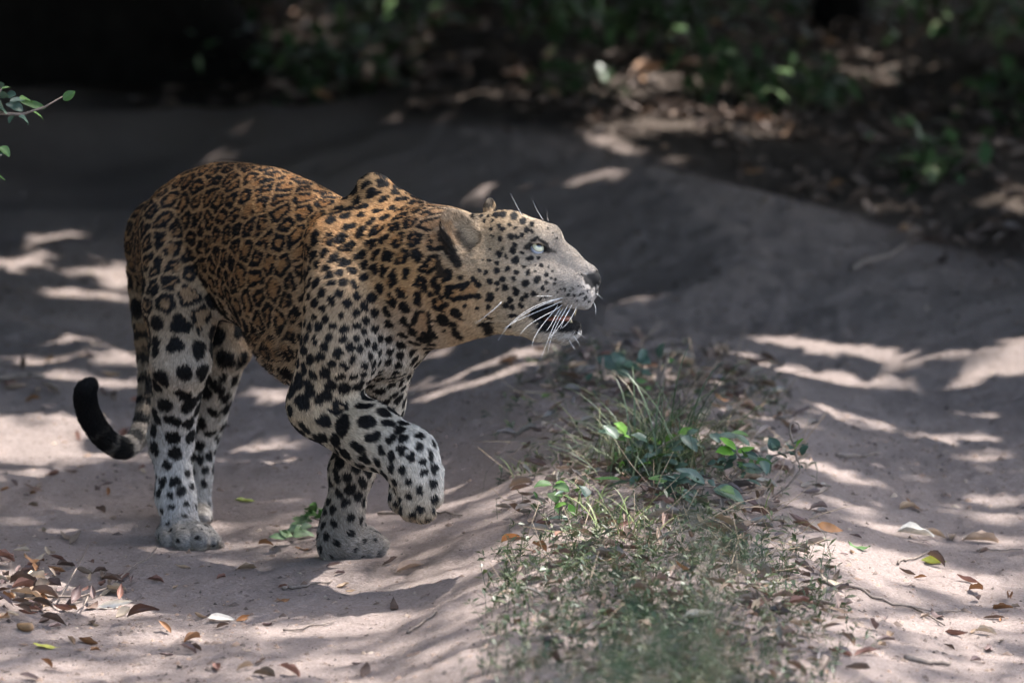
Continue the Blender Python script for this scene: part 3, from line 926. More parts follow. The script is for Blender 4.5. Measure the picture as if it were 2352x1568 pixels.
# ---- eyes
def uv_sphere(c, r, nu=24, nv=16):
    V = []; F = []
    for i in range(nv + 1):
        th = math.pi * i / nv
        for j in range(nu):
            ph = 2 * math.pi * j / nu
            V.append((c[0] + r * math.sin(th) * math.cos(ph), c[1] + r * math.sin(th) * math.sin(ph), c[2] + r * math.cos(th)))
    for i in range(nv):
        for j in range(nu):
            F.append((i * nu + j, i * nu + (j + 1) % nu, (i + 1) * nu + (j + 1) % nu, (i + 1) * nu + j))
    return V, F
def eye_material(direction):
    m, nt, b = new_mat('eye')
    tc = nt.nodes.new('ShaderNodeTexCoord')
    nrm = nt.nodes.new('ShaderNodeVectorMath'); nrm.operation = 'NORMALIZE'
    nt.links.new(tc.outputs['Object'], nrm.inputs[0])
    dt = nt.nodes.new('ShaderNodeVectorMath'); dt.operation = 'DOT_PRODUCT'
    dt.inputs[1].default_value = direction
    nt.links.new(nrm.outputs[0], dt.inputs[0])
    c = ramp(nt, dt.outputs['Value'], [(0.0, (.05, .04, .04)), (.55, (.50, .54, .62)), (.62, (.10, .09, .08)), (.67, (.58, .56, .38)), (.88, (.70, .68, .48)), (.925, (.45, .42, .22)), (.94, (.004, .004, .005))])
    nt.links.new(c, b.inputs['Base Color'])
    b.inputs['Roughness'].default_value = 0.06
    b.inputs['Coat Weight'].default_value = 1.0
    b.inputs['Coat Roughness'].default_value = 0.02
    return m
for s in (-1, 1):
    V, F = uv_sphere((0, 0, 0), .0158)
    lk = HA * .42 + HB * s * .74 + U_ * .56
    lk /= np.linalg.norm(lk)
    eo = mesh_obj('eye', V, F, eye_material(tuple(lk)), leopard)
    eo.location = EYE[s] - HB * s * .0045

# ---- tongue, teeth, whiskers
M_tongue = plain_mat('tongue', (.26, .09, .055), .35, 150, .6)
M_tooth = plain_mat('tooth', (.42, .34, .20), .3, 60, .6)
V, F = [], []
t0, t1 = Hd(1248, 736), Hd(1312, 733)
for i in range(8):
    f = i / 7; c = t0 + (t1 - t0) * f + U_ * .003 * math.sin(f * 3.1); wd = .015 * math.sqrt(max(1 - f ** 4, .02)); th = .005
    for j in range(10):
        an = 2 * math.pi * j / 10
        V.append(c + HB * wd * math.cos(an) + U_ * th * math.sin(an))
for i in range(7):
    for j in range(10):
        F.append((i * 10 + j, i * 10 + (j + 1) % 10, i * 10 + 10 + (j + 1) % 10, i * 10 + 10 + j))
F.append(tuple(range(70, 80)))
mesh_obj('tongue', V, F, M_tongue, leopard)
for px, py, bb, ey, r in ((1322, 704, .016, 22, 4.2), (1322, 704, -.016, 22, 4.2), (1312, 744, .013, -18, 3.6), (1312, 744, -.013, -18, 3.6), (1290, 706, -.020, 9, 4), (1278, 706, -.022, 9, 4)):
    a_, b_ = Hd(px, py, bb), Hd(px - 2, py + ey, bb * .95)
    V, F = tube([a_ + (b_ - a_) * f for f in (0, .35, .7, 1)], [r * S, r * S * .85, r * S * .5, r * S * .1], 8)
    mesh_obj('tooth', V, F, M_tooth, leopard)
WH = [((1285,980),(1100,1020),(900,1110),(655,1370)),((1235,990),(1080,1040),(880,1140),(790,1210)),((1260,1000),(1060,1090),(850,1180),(700,1270)),((1230,1050),(1120,1120),(960,1210),(845,1330)),
      ((1190,1055),(1110,1160),(1010,1290),(960,1420)),((1240,1080),(1170,1200),(1100,1370),(1035,1540)),((1285,1045),(1220,1160),(1150,1300),(1100,1480)),((1320,1045),(1250,1170),(1190,1260),(1120,1340)),
      ((1215,1080),(1170,1150),(1120,1240),(1085,1280)),((1355,1070),(1320,1150),(1270,1220),(1225,1260)),((1290,1100),(1260,1150),(1230,1220),(1215,1265)),((1170,972),(1110,972),(1050,971),(1000,973)),
      ((685,1025),(620,1090),(540,1150),(450,1220)),((1060,290),(1020,230),(985,170),(968,115)),((870,250),(835,190),(800,120),(768,55)),((1105,295),(1098,270),(1094,240),(1096,215)),((1360,1290),(1385,1310),(1410,1330),(1440,1350)),
      ((1290,1360),(1310,1400),(1330,1430),(1350,1455)),((1330,1330),(1350,1350),(1370,1385),(1390,1420)),((1510,1030),(1525,1060),(1530,1095),(1528,1130)),((1535,950),(1555,965),(1575,980),(1590,1000))]
M_wh = plain_mat('whisker', (.85, .84, .82), .35, 20, .5, .05)
for i, w_ in enumerate(WH):
    ctrl = []
    for j, (cx, cy) in enumerate(w_):
        px, py = c2l(cx, cy)
        ctrl.append(Hd(px, py, (-.046 - .032 * j if i < 12 else (-.115 - .01 * j if i == 12 else -.02 - .008 * j))))
    ctrl = np.array(ctrl); ts = np.linspace(0, 1, 11)
    # pass a smooth curve through the four traced points
    seg_ = np.concatenate([[0], np.cumsum(np.linalg.norm(np.diff(ctrl, axis=0), axis=1))]); seg_ /= seg_[-1]
    B = np.stack([np.polyval(np.polyfit(seg_, ctrl[:, c], 3 if i < 12 else 2), ts) for c in range(3)], 1)
    r0 = .0005 if i < 11 else .0004
    V, F = tube(B, [r0 * (1 - .75 * t) for t in ts], 5)
    mesh_obj('whisker', V, F, M_wh, leopard)
#--MORE--
# ------------------------------------------------------------------ leaves, twigs and plants
def leaf_mesh(L, W, curl=0.0, fold=0.0, wav=0.0, nu=6, seed=0, point=1.0):
    """leaf along +X, base at the origin, upper side +Z; 4 strips across"""
    r = random.Random(seed)
    V = []; F = []
    cx = 0; cz = 0; ang = -curl * .5
    prof = []
    for i in range(nu + 1):
        t = i / nu
        w = W * (math.sin(math.pi * min(1, t ** .85)) ** .8) * (1 - .25 * t * point) + W * .015
        prof.append((cx, cz, w, ang))
        ang += curl / nu
        cx += L / nu * math.cos(ang); cz += L / nu * math.sin(ang)
    ph = r.uniform(0, 6)
    for i, (x, z, w, a) in enumerate(prof):
        for j in (-1, -.55, 0, .55, 1):
            up = fold * abs(j) ** 1.3 * w + wav * W * math.sin(i * 1.9 + ph + j * 2) * abs(j)
            V.append((x - math.sin(a) * up, j * w * math.cos(min(1.2, fold * .6 * abs(j))), z + math.cos(a) * up))
    for i in range(nu):
        for j in range(4):
            F.append((i * 5 + j, (i + 1) * 5 + j, (i + 1) * 5 + j + 1, i * 5 + j + 1))
    return V, F

DRYM = []
for i in range(14):
    r = random.Random(100 + i)
    V, F = leaf_mesh(1.0, r.uniform(.15, .24), r.uniform(-1.2, 1.5), r.uniform(-.2, 1.5), r.uniform(.05, .22), 6, i)
    me = bpy.data.meshes.new('fallen_leaf'); me.from_pydata([(x - .45, y, z) for x, y, z in V], [], F)
    me.polygons.foreach_set('use_smooth', np.ones(len(F), dtype=bool))
    DRYM.append(me)
DRYV = [(np.array([v.co for v in m.vertices]), np.array([p.vertices for p in m.polygons])) for m in DRYM]

def ground_normal(x, y):
    h = .02
    n = np.array([gz(x - h, y) - gz(x + h, y), gz(x, y - h) - gz(x, y + h), 2 * h])
    return n / np.linalg.norm(n)

def leaf_matrix(x, y, L, rz, tilt, vi, lift=0.0):
    n = Vector(ground_normal(x, y))
    q = Vector((0, 0, 1)).rotation_difference(n).to_matrix().to_4x4()
    rot = Matrix.Rotation(rz, 4, 'Z') @ Matrix.Rotation(tilt[0], 4, 'X') @ Matrix.Rotation(tilt[1], 4, 'Y')
    M = q @ rot @ Matrix.Diagonal((L, L, L, 1))
    V = DRYV[vi][0]
    zz = np.array([(M @ Vector(v)).z for v in V[::3]])
    loc = Vector((x, y, gz(x, y) - zz.min() * .9 + .001 + lift))
    return Matrix.Translation(loc) @ M

TONES = [('rust coloured', (.28, .14, .065)), ('tan', (.42, .30, .20)), ('dark brown', (.13, .085, .065)), ('reddish brown', (.25, .13, .10)), ('mauve grey', (.22, .155, .145)), ('pale', (.50, .41, .31)), ('greyish brown', (.25, .19, .145))]
M_TONE = {n: leaf_mat('dry_leaf_' + n.replace(' ', '_'), [(0, tuple(v * .6 for v in c)), (1, tuple(v * 1.0 for v in c))], .6, .12, spec=.3) for n, c in TONES}

def fallen_leaf(x, y, L, rz, label, group=None, mat=None, tilt=None, vi=None, lift=0.0, name='fallen_leaf'):
    vi = random.randrange(len(DRYM)) if vi is None else vi
    tilt = tilt or (random.gauss(0, .22), random.gauss(0, .22))
    me = DRYM[vi]
    if mat is not None or not me.materials:
        me2 = me.copy() if mat is not None else me
        me2.materials.clear() if mat is not None else None
        me2.materials.append(mat or M_dry); me = me2
    o = bpy.data.objects.new(name, me); COL.objects.link(o)
    o.matrix_world = leaf_matrix(x, y, L, rz, tilt, vi, lift)
    return tag(o, label, 'leaf', group)
for m in DRYM: m.materials.append(M_dry)

def zone_leaves(n, sampler, Lr, label, group, lift=.0):
    for _ in range(n):
        x, y = sampler()
        tone = random.choices([t[0] for t in TONES], (3, 4, 4, 4, 4, 2, 4))[0]; L = random.uniform(*Lr)
        size = 'big' if L > Lr[0] + .7 * (Lr[1] - Lr[0]) else ('small' if L < Lr[0] + .3 * (Lr[1] - Lr[0]) else '')
        o = fallen_leaf(x, y, L, random.uniform(0, 6.28), (size + ' ' + tone + ' dry leaf ' + label).strip(), group, lift=random.uniform(0, lift))
        o.material_slots[0].link = 'OBJECT'; o.material_slots[0].material = M_TONE[tone]

def px_sampler(x0, x1, y0, y1):
    def f():
        g = G(random.uniform(x0, x1), random.uniform(y0, y1)); return g[0], g[1]
    return f
def pile_sampler():
    while True:
        px = random.uniform(-40, 340); py = random.uniform(1255, 1490)
        if random.random() < math.exp(-max(px, 0) / 170) * math.exp(-((py - 1370) / 75) ** 2):
            g = G(px, py); return g[0], g[1]
zone_leaves(95, pile_sampler, (.028, .058), 'in the litter drift at the lower left edge', 'leaves of the drift at the lower left', .02)
zone_leaves(48, px_sampler(10, 1000, 1290, 1560), (.018, .05), 'on the bare sand in front of the leopard', 'leaves scattered in front of the leopard')
zone_leaves(26, px_sampler(0, 740, 1070, 1260), (.02, .045), 'on shaded sand around the hind paws', 'leaves around the hind paws')
zone_leaves(16, px_sampler(0, 330, 790, 1010), (.03, .06), 'on the sunlit sand behind the tail', 'leaves behind the tail')
zone_leaves(40, px_sampler(1830, 2340, 1150, 1560), (.02, .05), 'on the sand of the right wheel rut', 'leaves in the right wheel rut')
def ridge_sampler(x0=.0, x1=.56, y0=-1.5, y1=1.9):
    def f():
        while True:
            x = random.gauss(.27, .17) if random.random() < .86 else random.gauss(.46, .06); y = random.uniform(y0, y1)
            if x0 < x < x1: return x, y
    return f
zone_leaves(80, ridge_sampler(), (.03, .062), 'among the weeds on the central ridge', 'leaves on the central ridge', .02)
# leaves with a look of their own
def one(px, py, L, rz, label, mat, tilt=(0, 0), vi=0, name='fallen_leaf', lift=0):
    g = G(px, py); return fallen_leaf(g[0], g[1], L, rz, label, None, mat, tilt, vi, lift, name)
M_rust = leaf_mat('rust_leaf', [(0, (.33, .15, .05)), (1, (.36, .17, .06))], .5, .15)
M_tan = leaf_mat('tan_leaf', [(0, (.46, .33, .24)), (1, (.5, .36, .26))], .55, .1)
M_choc = leaf_mat('chocolate_leaf', [(0, (.10, .05, .035)), (1, (.12, .06, .04))], .5, .1)
one(2098, 1236, .075, .25, 'pale rolled dry leaf on the right rut, nearest to the green leaf', M_pale, (.3, 0), 3)
one(2256, 1246, .07, 3.0, 'tan rolled leaf near the right edge of the picture', M_tan, (.2, 0), 5)
one(1904, 1222, .06, .3, 'rust coloured leaf standing on edge at the right foot of the ridge', M_rust, (1.1, .2), 2)
one(1972, 1260, .045, .1, 'flat fresh green leaf lying on the right rut', M_mid, (.1, 0), 6)
one(2142, 1293, .05, .1, 'yellow green leaf lying beside a thin twig', M_yel, (.5, 0), 4)
one(1600, 1446, .06, .2, 'pale cream leaf curled among weeds at the bottom of the ridge', M_pale, (.5, -.3), 7, lift=.02)
one(326, 1418, .06, .1, 'chocolate brown curled leaf alone on the sand, lower left', M_choc, (.7, -.2), 1)
one(556, 1424, .05, .9, 'rust leaf tipped on edge beside a pale leaf, front sand', M_rust, (1.0, .2), 8)
one(505, 1428, .06, .5, 'pale yellowish leaf leaning beside the rust leaf, front sand', M_pale, (.6, .1), 9)
one(940, 1313, .055, .2, 'long tan leaf on the sand below the lifted paw', M_tan, (.3, .1), 10)
one(1172, 1246, .04, .1, 'orange leaf on the bare sandy crest of the ridge', M_rust, (.6, .1), 11)
one(560, 1153, .04, .2, 'yellowish leaf beside the near hind paw', M_yel, (.1, .1), 12)
one(262, 1395, .07, .3, 'whitish straight leaf shard on the sunlit sand', M_pale, (.9, 0), 13)
one(105, 1488, .05, .2, 'narrow yellow leaf below the leaf drift', M_yel, (.1, .1), 2)

# leaf litter too dense to count: one mesh
def litter(name, n, sampler, Lr, mat, label, lift=.015):
    VV = []; FF = []; o = 0
    for _ in range(n):
        x, y = sampler(); vi = random.randrange(len(DRYV))
        L = random.uniform(*Lr)
        rz = random.uniform(0, 6.28); c, s = math.cos(rz), math.sin(rz); ta, tb_ = random.gauss(0, .3), random.gauss(0, .3)
        V = DRYV[vi][0] * L
        z = V[:, 2] + ta * V[:, 1] + tb_ * V[:, 0]
        W = np.column_stack([x + c * V[:, 0] - s * V[:, 1], y + s * V[:, 0] + c * V[:, 1], z])
        VV.append(W); FF.append(DRYV[vi][1] + o); o += len(V)
    VV = np.concatenate(VV); FF = np.concatenate(FF)
    k = len(DRYV[0][0]); m = len(VV) // k
    zc = terrain(VV[:, 0].reshape(m, k).mean(1), VV[:, 1].reshape(m, k).mean(1))[0]
    zl = VV[:, 2].reshape(m, k).min(1)
    VV[:, 2] += np.repeat(zc - zl * .8 + rng.uniform(0, lift, m), k)
    ob = mesh_obj(name, VV, FF, mat)
    return tag(ob, label, 'leaf litter', kind='stuff')
litter('leaf_litter', 1300, ridge_sampler(-.02, .62, -1.9, 2.0), (.018, .05), M_dry_is, 'small dead leaves strewn over the central ridge')
def forest_sampler():
    while True:
        y = random.uniform(1.5, 10); x = random.uniform(-3.2, 3.4)
        f = y - np.interp(x, EDGE_X, EDGE_Y)
        if f > -.15 and random.random() < min(1, .35 + f): return x, y
M_rot = leaf_mat('rotting_leaf', [(0, (.07, .05, .04)), (.3, (.15, .10, .075)), (.55, (.12, .095, .085)), (.8, (.22, .16, .125)), (.92, (.34, .25, .20)), (1, (.38, .21, .10))], .65, .05, per_object=False)
litter('forest_litter', 13000, forest_sampler, (.025, .065), M_rot, 'thick brown leaf litter on the forest floor beyond the track', .05)

# debris: tiny bits of bark and leaf on the sand
def debris(n):
    VV = np.empty((n, 4, 3)); px = rng.uniform(-1.5, 1.7, n); py = rng.uniform(-2.0, 4.2, n) 
    cl = vnoise(np.column_stack([px, py]) * 1.6, 91)
    keep = rng.random(n) < .15 + 1.1 * cl ** 2
    px, py = px[keep], py[keep]; m = len(px)
    sz = rng.gamma(2.0, .0015, m) + .0012; an = rng.uniform(0, 6.28, m); el = rng.uniform(.25, .8, m)
    z, so = terrain(px, py)
    c, s = np.cos(an), np.sin(an)
    V = np.zeros((m, 5, 3))
    for q, (u, v, h) in enumerate(((-1, -.3, 0), (.1, -1, 0), (1, .2, 0), (-.2, 1, 0), (.1, 0, .55))):
        u = u * rng.uniform(.7, 1.3, m); v = v * el * rng.uniform(.7, 1.3, m)
        V[:, q, 0] = px + sz * (u * c - v * s); V[:, q, 1] = py + sz * (u * s + v * c); V[:, q, 2] = z + sz * h * rng.uniform(.6, 1.4, m) - .0006
    F = np.array([(0, 1, 4), (1, 2, 4), (2, 3, 4), (3, 0, 4)])
    FF = (F[None] + (np.arange(m) * 5)[:, None, None]).reshape(-1, 3)
    ob = mesh_obj('ground_debris', V.reshape(-1, 3), FF, M_chip, smooth=False)
    tag(ob, 'fine dark chips of bark and leaf strewn over the sand', 'debris', kind='stuff')
debris(46000)

# twigs
def twig(pts_px, r0, r1, label, lift=.004, side=None):
    pts = []
    for i, (px, py) in enumerate(pts_px):
        g = G(px, py); g[2] += lift; pts.append(g)
    pts = np.array(pts); t = np.linspace(0, 1, 14)
    ti = np.linspace(0, 1, len(pts))
    Q = np.stack([np.interp(t, ti, pts[:, c]) for c in range(3)], 1)
    Q += np.column_stack([rng.normal(0, .0015, 14), rng.normal(0, .004, 14), np.zeros(14)])
    Q[:, 2] = [gz(a, b) + lift for a, b in Q[:, :2]]
    parts = [tube(Q, np.linspace(r0, r1, 14), 6)]
    for sp in (side or []):
        g0 = Q[sp[0]]; g1 = G(*sp[1]); g1[2] += lift + (sp[2] if len(sp) > 2 else 0)
        parts.append(tube([g0, (g0 + g1) / 2 + rng.normal(0, .003, 3), g1], [r0 * .6, r0 * .5, r1], 5))
    V, F = join(parts)
    base = Q[0]
    o = mesh_obj('twig', np.array(V) - base, F, M_twig); o.location = base
    return tag(o, label, 'twig')
twig([(1885, 1340), (1960, 1352), (2040, 1385), (2110, 1402), (2208, 1407)], .0035, .0016, 'long thin curved twig lying across the right rut', side=[(9, (2170, 1440))])
twig([(2062, 1299), (2085, 1288), (2120, 1278), (2135, 1268)], .0025, .001, 'short kinked twig on the right rut above the long twig')
twig([(2245, 1268), (2290, 1266), (2352, 1265)], .002, .0012, 'thin straight twig at the right edge of the picture')
twig([(2075, 1513), (2120, 1524), (2180, 1523)], .006, .003, 'dark stubby stick on the sand at the lower right')
twig([(30, 1335), (100, 1375), (170, 1395), (220, 1375), (300, 1318), (355, 1273)], .003, .0012, 'bare forked twig arching over the leaf drift at the lower left', lift=.012, side=[(4, (205, 1300), .03), (7, (170, 1425))])
twig([(650, 1356), (700, 1350), (760, 1340)], .004, .0015, 'short grey stick on the sand below the standing paw')
twig([(868, 1183), (930, 1182), (985, 1180), (1060, 1186)], .003, .0015, 'thin bare twig on the sand under the lifted paw')
twig([(650, 1452), (710, 1440), (770, 1432)], .0025, .001, 'slender twig on the front sand in the middle')
twig([(935, 1455), (975, 1430), (1005, 1410)], .003, .0015, 'dark twig leaning up the sandy side of the ridge')
twig([(1960, 620), (2040, 590), (2105, 550)], .008, .004, 'dark stick lying up the sandy bank at the right')
twig([(-20, 878), (50, 872), (100, 874)], .008, .004, 'dark fallen stick at the left edge behind the tail', lift=.01)
twig([(1400, 766), (1440, 775), (1500, 782)], .006, .003, 'dark stick on the sand behind the ridge plants')
twig([(1920, 1048), (1985, 1050), (2020, 1046)], .004, .002, 'thin dark twig on the right rut beside the leafy branch')

# seed pod
g = G(62, 1448)
V, F = uv_sphere((0, 0, 0), 1, 14, 10)
V = [(x * .017 * (1 - .25 * x), y * .0085, z * .0085 + .0015 * math.sin(x * 3)) for x, y, z in V]
pod = mesh_obj('seed_pod', V, F, plain_mat('pod', (.20, .12, .06), .6, 90, .3, .3)); pod.location = g + np.array([0, 0, .007]); pod.rotation_euler = (0, .15, -.4)
tag(pod, 'brown oval seed pod on the sand below the leaf drift', 'seed pod')

# plants whose leaves can be told apart
def placed_leaf(name, base, tip, W, mat, parent, origin, roll=None, arch=.5, fold=.35, seed=0):
    base, tip = np.asarray(base), np.asarray(tip)
    d = tip - base; L = np.linalg.norm(d); d /= L
    r = random.Random(seed)
    n = np.array([r.gauss(0, .35), -.55 + r.gauss(0, .25), .8]) if roll is None else np.asarray(roll)
    n = n - (n @ d) * d; n /= np.linalg.norm(n); s = np.cross(n, d)
    V, F = leaf_mesh(L, W, -arch, fold, .06, 7, seed, .6)
    V = np.array(V)
    W3 = base + np.outer(V[:, 0], d) + np.outer(V[:, 1], s) + np.outer(V[:, 2], n) - origin
    return mesh_obj(name, W3, F, mat, parent)

def k5(cx, cy): return 1091 + cx * .3662, 746.5 + cy * .3662
def leafy_plant(name, label, cat, base_px, w0, stems, leaves, group=None, seed=0, dw=.05, stem_r=.0022):
    if w0 is None: b = G(*base_px); w0 = b[1]
    else: b = P(*base_px, w0)
    root = empty(name, b, label, cat, group)
    parts = []
    for st in stems:
        pts = [P(*k5(*c), w0 + (c[2] if len(c) > 2 else 0)) if True else 0 for c in [(q[0], q[1]) for q in st]]
        pts = np.array(pts) - b
        t = np.linspace(0, 1, 3 * len(pts)); ti = np.linspace(0, 1, len(pts))
        Q = np.stack([np.interp(t, ti, pts[:, c]) for c in range(3)], 1)
        parts.append(tube(Q, np.linspace(stem_r, stem_r * .45, len(Q)), 6))
    if parts:
        V, F = join(parts); mesh_obj('stem', V, F, M_twig, root)
    rr = random.Random(seed); extra = []
    for _ in range(36 if seed in (1, 2, 3) else 8):
        a, t, w, m = rr.choice(leaves); ox, oy = rr.gauss(0, 60), rr.gauss(15, 40); k = rr.uniform(-1.0, 1.2)
        extra.append(((a[0] + ox, a[1] + oy), (a[0] + ox + (t[0] - a[0]) * k + rr.gauss(0, 25), a[1] + oy + (t[1] - a[1]) * k + rr.gauss(0, 20)), w * rr.uniform(.7, 1), 'd' if rr.random() < .8 else 'm'))
    for i, (a, t, w, m) in enumerate(leaves + extra):
        r = random.Random(seed * 100 + i)
        wa = w0 + r.uniform(-dw, dw)
        pa = P(*k5(*a), wa); pt = P(*k5(*t), wa + r.uniform(-.025, .02))
        placed_leaf('leaf', pa, pt, w * .3662 * S * 1.6, {'y': M_young, 'd': M_dark, 'm': M_mid}[m], root, b, seed=seed * 100 + i, arch=r.uniform(.1, .8), fold=r.uniform(.15, .5))
    return root
leafy_plant('seedling', 'bushy seedling with bright young and dark older leaves before the grass tuft', 'seedling', (1457, 1098), None,
    [((1010, 960), (985, 800), (945, 690)), ((1020, 960), (1100, 800), (1190, 745), (1300, 680)), ((1010, 960), (1000, 880), (960, 885)), ((1030, 960), (1150, 850), (1280, 790))],
    [((945, 690), (870, 612), 34, 'y'), ((945, 690), (842, 650), 16, 'y'), ((930, 695), (978, 708), 12, 'y'), ((985, 700), (1052, 658), 15, 'y'), ((1178, 772), (1083, 698), 22, 'y'), ((1195, 745), (1275, 690), 24, 'y'), ((1270, 690), (1368, 645), 18, 'y'),
     ((940, 875), (900, 890), 24, 'y'), ((1105, 868), (1018, 888), 22, 'y'), ((1085, 730), (980, 685), 32, 'd'), ((1105, 765), (985, 745), 26, 'd'), ((1165, 830), (1058, 855), 22, 'd'), ((1185, 780), (1280, 800), 26, 'm'),
     ((1280, 825), (1162, 818), 16, 'd'), ((1290, 690), (1398, 795), 28, 'd'), ((1300, 680), (1445, 775), 15, 'd'), ((990, 820), (910, 835), 26, 'd'), ((1000, 770), (945, 790), 20, 'd'), ((1060, 760), (1180, 790), 20, 'd'), ((1330, 760), (1300, 720), 20, 'd'), ((1040, 900), (1130, 930), 22, 'd'), ((1200, 860), (1290, 880), 20, 'd')], seed=1)
leafy_plant('leafy_branch', 'low leafy branch reaching out over the right rut with two bright leaves', 'branch', (1620, 1118), None,
    [((1350, 1010), (1500, 1012), (1620, 950), (1700, 900), (1850, 820), (1960, 800), (2050, 775)), ((1640, 800), (1700, 860), (1690, 905)), ((2010, 770), (2015, 830), (2040, 880), (2035, 920)), ((2005, 760), (1975, 680), (1975, 625), (2000, 605), (2030, 620), (2036, 655)), ((2035, 920), (1960, 1010), (1850, 1090))],
    [((1625, 800), (1506, 792), 30, 'y'), ((1642, 780), (1528, 705), 26, 'y'), ((1640, 800), (1757, 765), 14, 'y'), ((1700, 900), (1630, 850), 18, 'm'), ((1780, 848), (1665, 820), 20, 'd'), ((1720, 900), (1640, 875), 24, 'd'), ((1790, 850), (1832, 935), 26, 'd'),
     ((1900, 785), (1842, 702), 28, 'd'), ((1895, 800), (1958, 835), 22, 'd'), ((1855, 815), (1838, 855), 16, 'd'), ((1965, 800), (2002, 803), 12, 'd'), ((1660, 895), (1765, 928), 20, 'd'), ((1620, 880), (1545, 905), 26, 'd'), ((2005, 778), (2060, 712), 24, 'y'), ((2005, 770), (1970, 775), 22, 'd'), ((1560, 900), (1460, 890), 26, 'd'), ((1580, 860), (1510, 850), 18, 'd'), ((1650, 700), (1520, 690), 18, 'd'), ((1480, 680), (1540, 740), 20, 'd')], seed=2, stem_r=.003)
leafy_plant('seedling', 'seedling with broad dusty dark leaves low on the ridge', 'seedling', (1556, 1140), None,
    [((1270, 1075), (1262, 1000), (1250, 960)), ((1270, 1075), (1400, 1010), (1510, 1012)), ((1265, 1060), (1000, 985))],
    [((1235, 1040), (1080, 1110), 32, 'd'), ((1290, 1040), (1445, 1112), 28, 'd'), ((1248, 1055), (1275, 1125), 28, 'd'), ((1260, 970), (1145, 952), 22, 'd'), ((1270, 970), (1355, 933), 22, 'd'), ((1250, 975), (1222, 1035), 28, 'd'), ((1505, 1018), (1692, 1108), 36, 'd'), ((1340, 990), (1435, 1002), 16, 'd'), ((985, 980), (828, 1018), 20, 'd'), ((1300, 1050), (1380, 1130), 24, 'd')], seed=3)
leafy_plant('seedling', 'small seedling with rounded green leaves on the left side of the ridge', 'seedling', (1284, 1192), None,
    [((530, 1215), (540, 1100), (500, 1000)), ((535, 1160), (600, 1060), (660, 1040)), ((530, 1200), (590, 1120))],
    [((482, 1002), (368, 1012), 26, 'm'), ((592, 1042), (488, 1012), 26, 'm'), ((500, 1048), (505, 1112), 34, 'm'), ((582, 1122), (492, 1150), 16, 'y'), ((588, 1120), (622, 1195), 20, 'y'), ((690, 1080), (640, 1000), 40, 'd'), ((582, 1208), (458, 1212), 12, 'd'), ((570, 990), (500, 990), 10, 'y'), ((390, 1085), (365, 1040), 8, 'm')], seed=4)
leafy_plant('seedling', 'taller seedling with dull rounded leaves and bare stalks behind the grass tuft', 'seedling', (1462, 905), None,
    [((1010, 440), (1000, 330), (930, 230)), ((1155, 400), (1190, 260), (1222, 140)), ((800, 330), (802, 200)), ((1130, 420), (1160, 250), (1160, 190)), ((990, 480), (1060, 400))],
    [((930, 275), (755, 200), 40, 'd'), ((930, 240), (860, 170), 30, 'd'), ((1010, 215), (1105, 245), 35, 'd'), ((1150, 205), (1185, 110), 24, 'd'), ((985, 365), (1112, 405), 32, 'm'), ((1000, 405), (918, 455), 26, 'm'), ((1040, 290), (1110, 310), 20, 'd'), ((880, 230), (960, 270), 34, 'd'), ((700, 350), (740, 300), 20, 'd'), ((440, 455), (376, 475), 18, 'd'), ((830, 440), (760, 440), 16, 'd'), ((1240, 210), (1220, 240), 12, 'm')], seed=5, dw=.08, stem_r=.0048)

# grass
def blades(n, base, spread, Lr, dirx, width, arch, mat, name, label, parent_name='grass_tuft', seedv=0):
    r = random.Random(seedv)
    root = empty(parent_name, base, label, 'grass')
    VV = []; FF = []
    for _ in range(n):
        b = np.array([r.gauss(0, spread), r.gauss(0, spread), 0])
        b[2] = gz(base[0] + b[0], base[1] + b[1]) - base[2] - .004
        L = r.uniform(*Lr); az = r.gauss(0, 1.0) if dirx is None else dirx + r.gauss(0, .8)
        out = np.array([math.sin(az) * 1.0, -.5 * math.cos(az) * r.choice((-1, 1)), 0]) if dirx is None else np.array([math.cos(az), math.sin(az) * .7, 0])
        tilt = r.uniform(.1, 1.0); a = r.uniform(.4, 1.0) * arch
        w = width * r.uniform(.6, 1.3); p = b.copy(); th = tilt; k = 7; o = len(VV)
        sd_ = np.cross(out, U_); sd_ /= np.linalg.norm(sd_) + 1e-6
        sd_ = sd_ * .8 + np.array([.4, 0, 0])
        for i in range(k + 1):
            ww = w * (1 - (i / k) ** 1.6) + .0002
            VV.append(p - sd_ * ww); VV.append(p + sd_ * ww)
            p = p + L / k * (out * math.sin(th) + U_ * math.cos(th)); th += a / k * (1 + i * .3)
        for i in range(k): FF.append((o + 2 * i, o + 2 * i + 1, o + 2 * i + 3, o + 2 * i + 2))
    ob = mesh_obj('blades', VV, FF, mat, root)
    tag(ob, kind='stuff')
    return root
blades(300, G(1500, 1085), .055, (.15, .34), None, .0013, 1.7, M_grass, 'blades', 'large arching grass tuft in the middle of the ridge', seedv=1)
blades(50, G(1545, 1060), .035, (.18, .34), 0.0, .0013, 1.5, M_grass, 'blades', 'grass clump leaning right over the sand behind the seedlings', seedv=2)
M_lgrass = leaf_mat('fresh_grass_blade', [(0, (.16, .22, .07)), (.6, (.22, .28, .10)), (1, (.34, .34, .18))], .5, .25, per_object=False)
blades(34, G(1350, 1190), .03, (.07, .15), None, .0016, 1.5, M_lgrass, 'blades', 'pale green grass tuft at the foot of the seedlings', seedv=3)
blades(22, G(1440, 1235), .03, (.06, .13), None, .0016, 1.2, M_lgrass, 'blades', 'short fresh grass tuft lower on the ridge', seedv=4)
blades(26, G(1230, 1075), .04, (.03, .07), None, .0016, 1.2, M_lgrass, 'blades', 'low light green grass patch on the left shoulder of the ridge', seedv=5)
blades(16, G(1790, 1210), .05, (.05, .10), None, .0011, 1.2, M_lgrass, 'blades', 'sparse grass wisps at the right foot of the ridge', seedv=6)

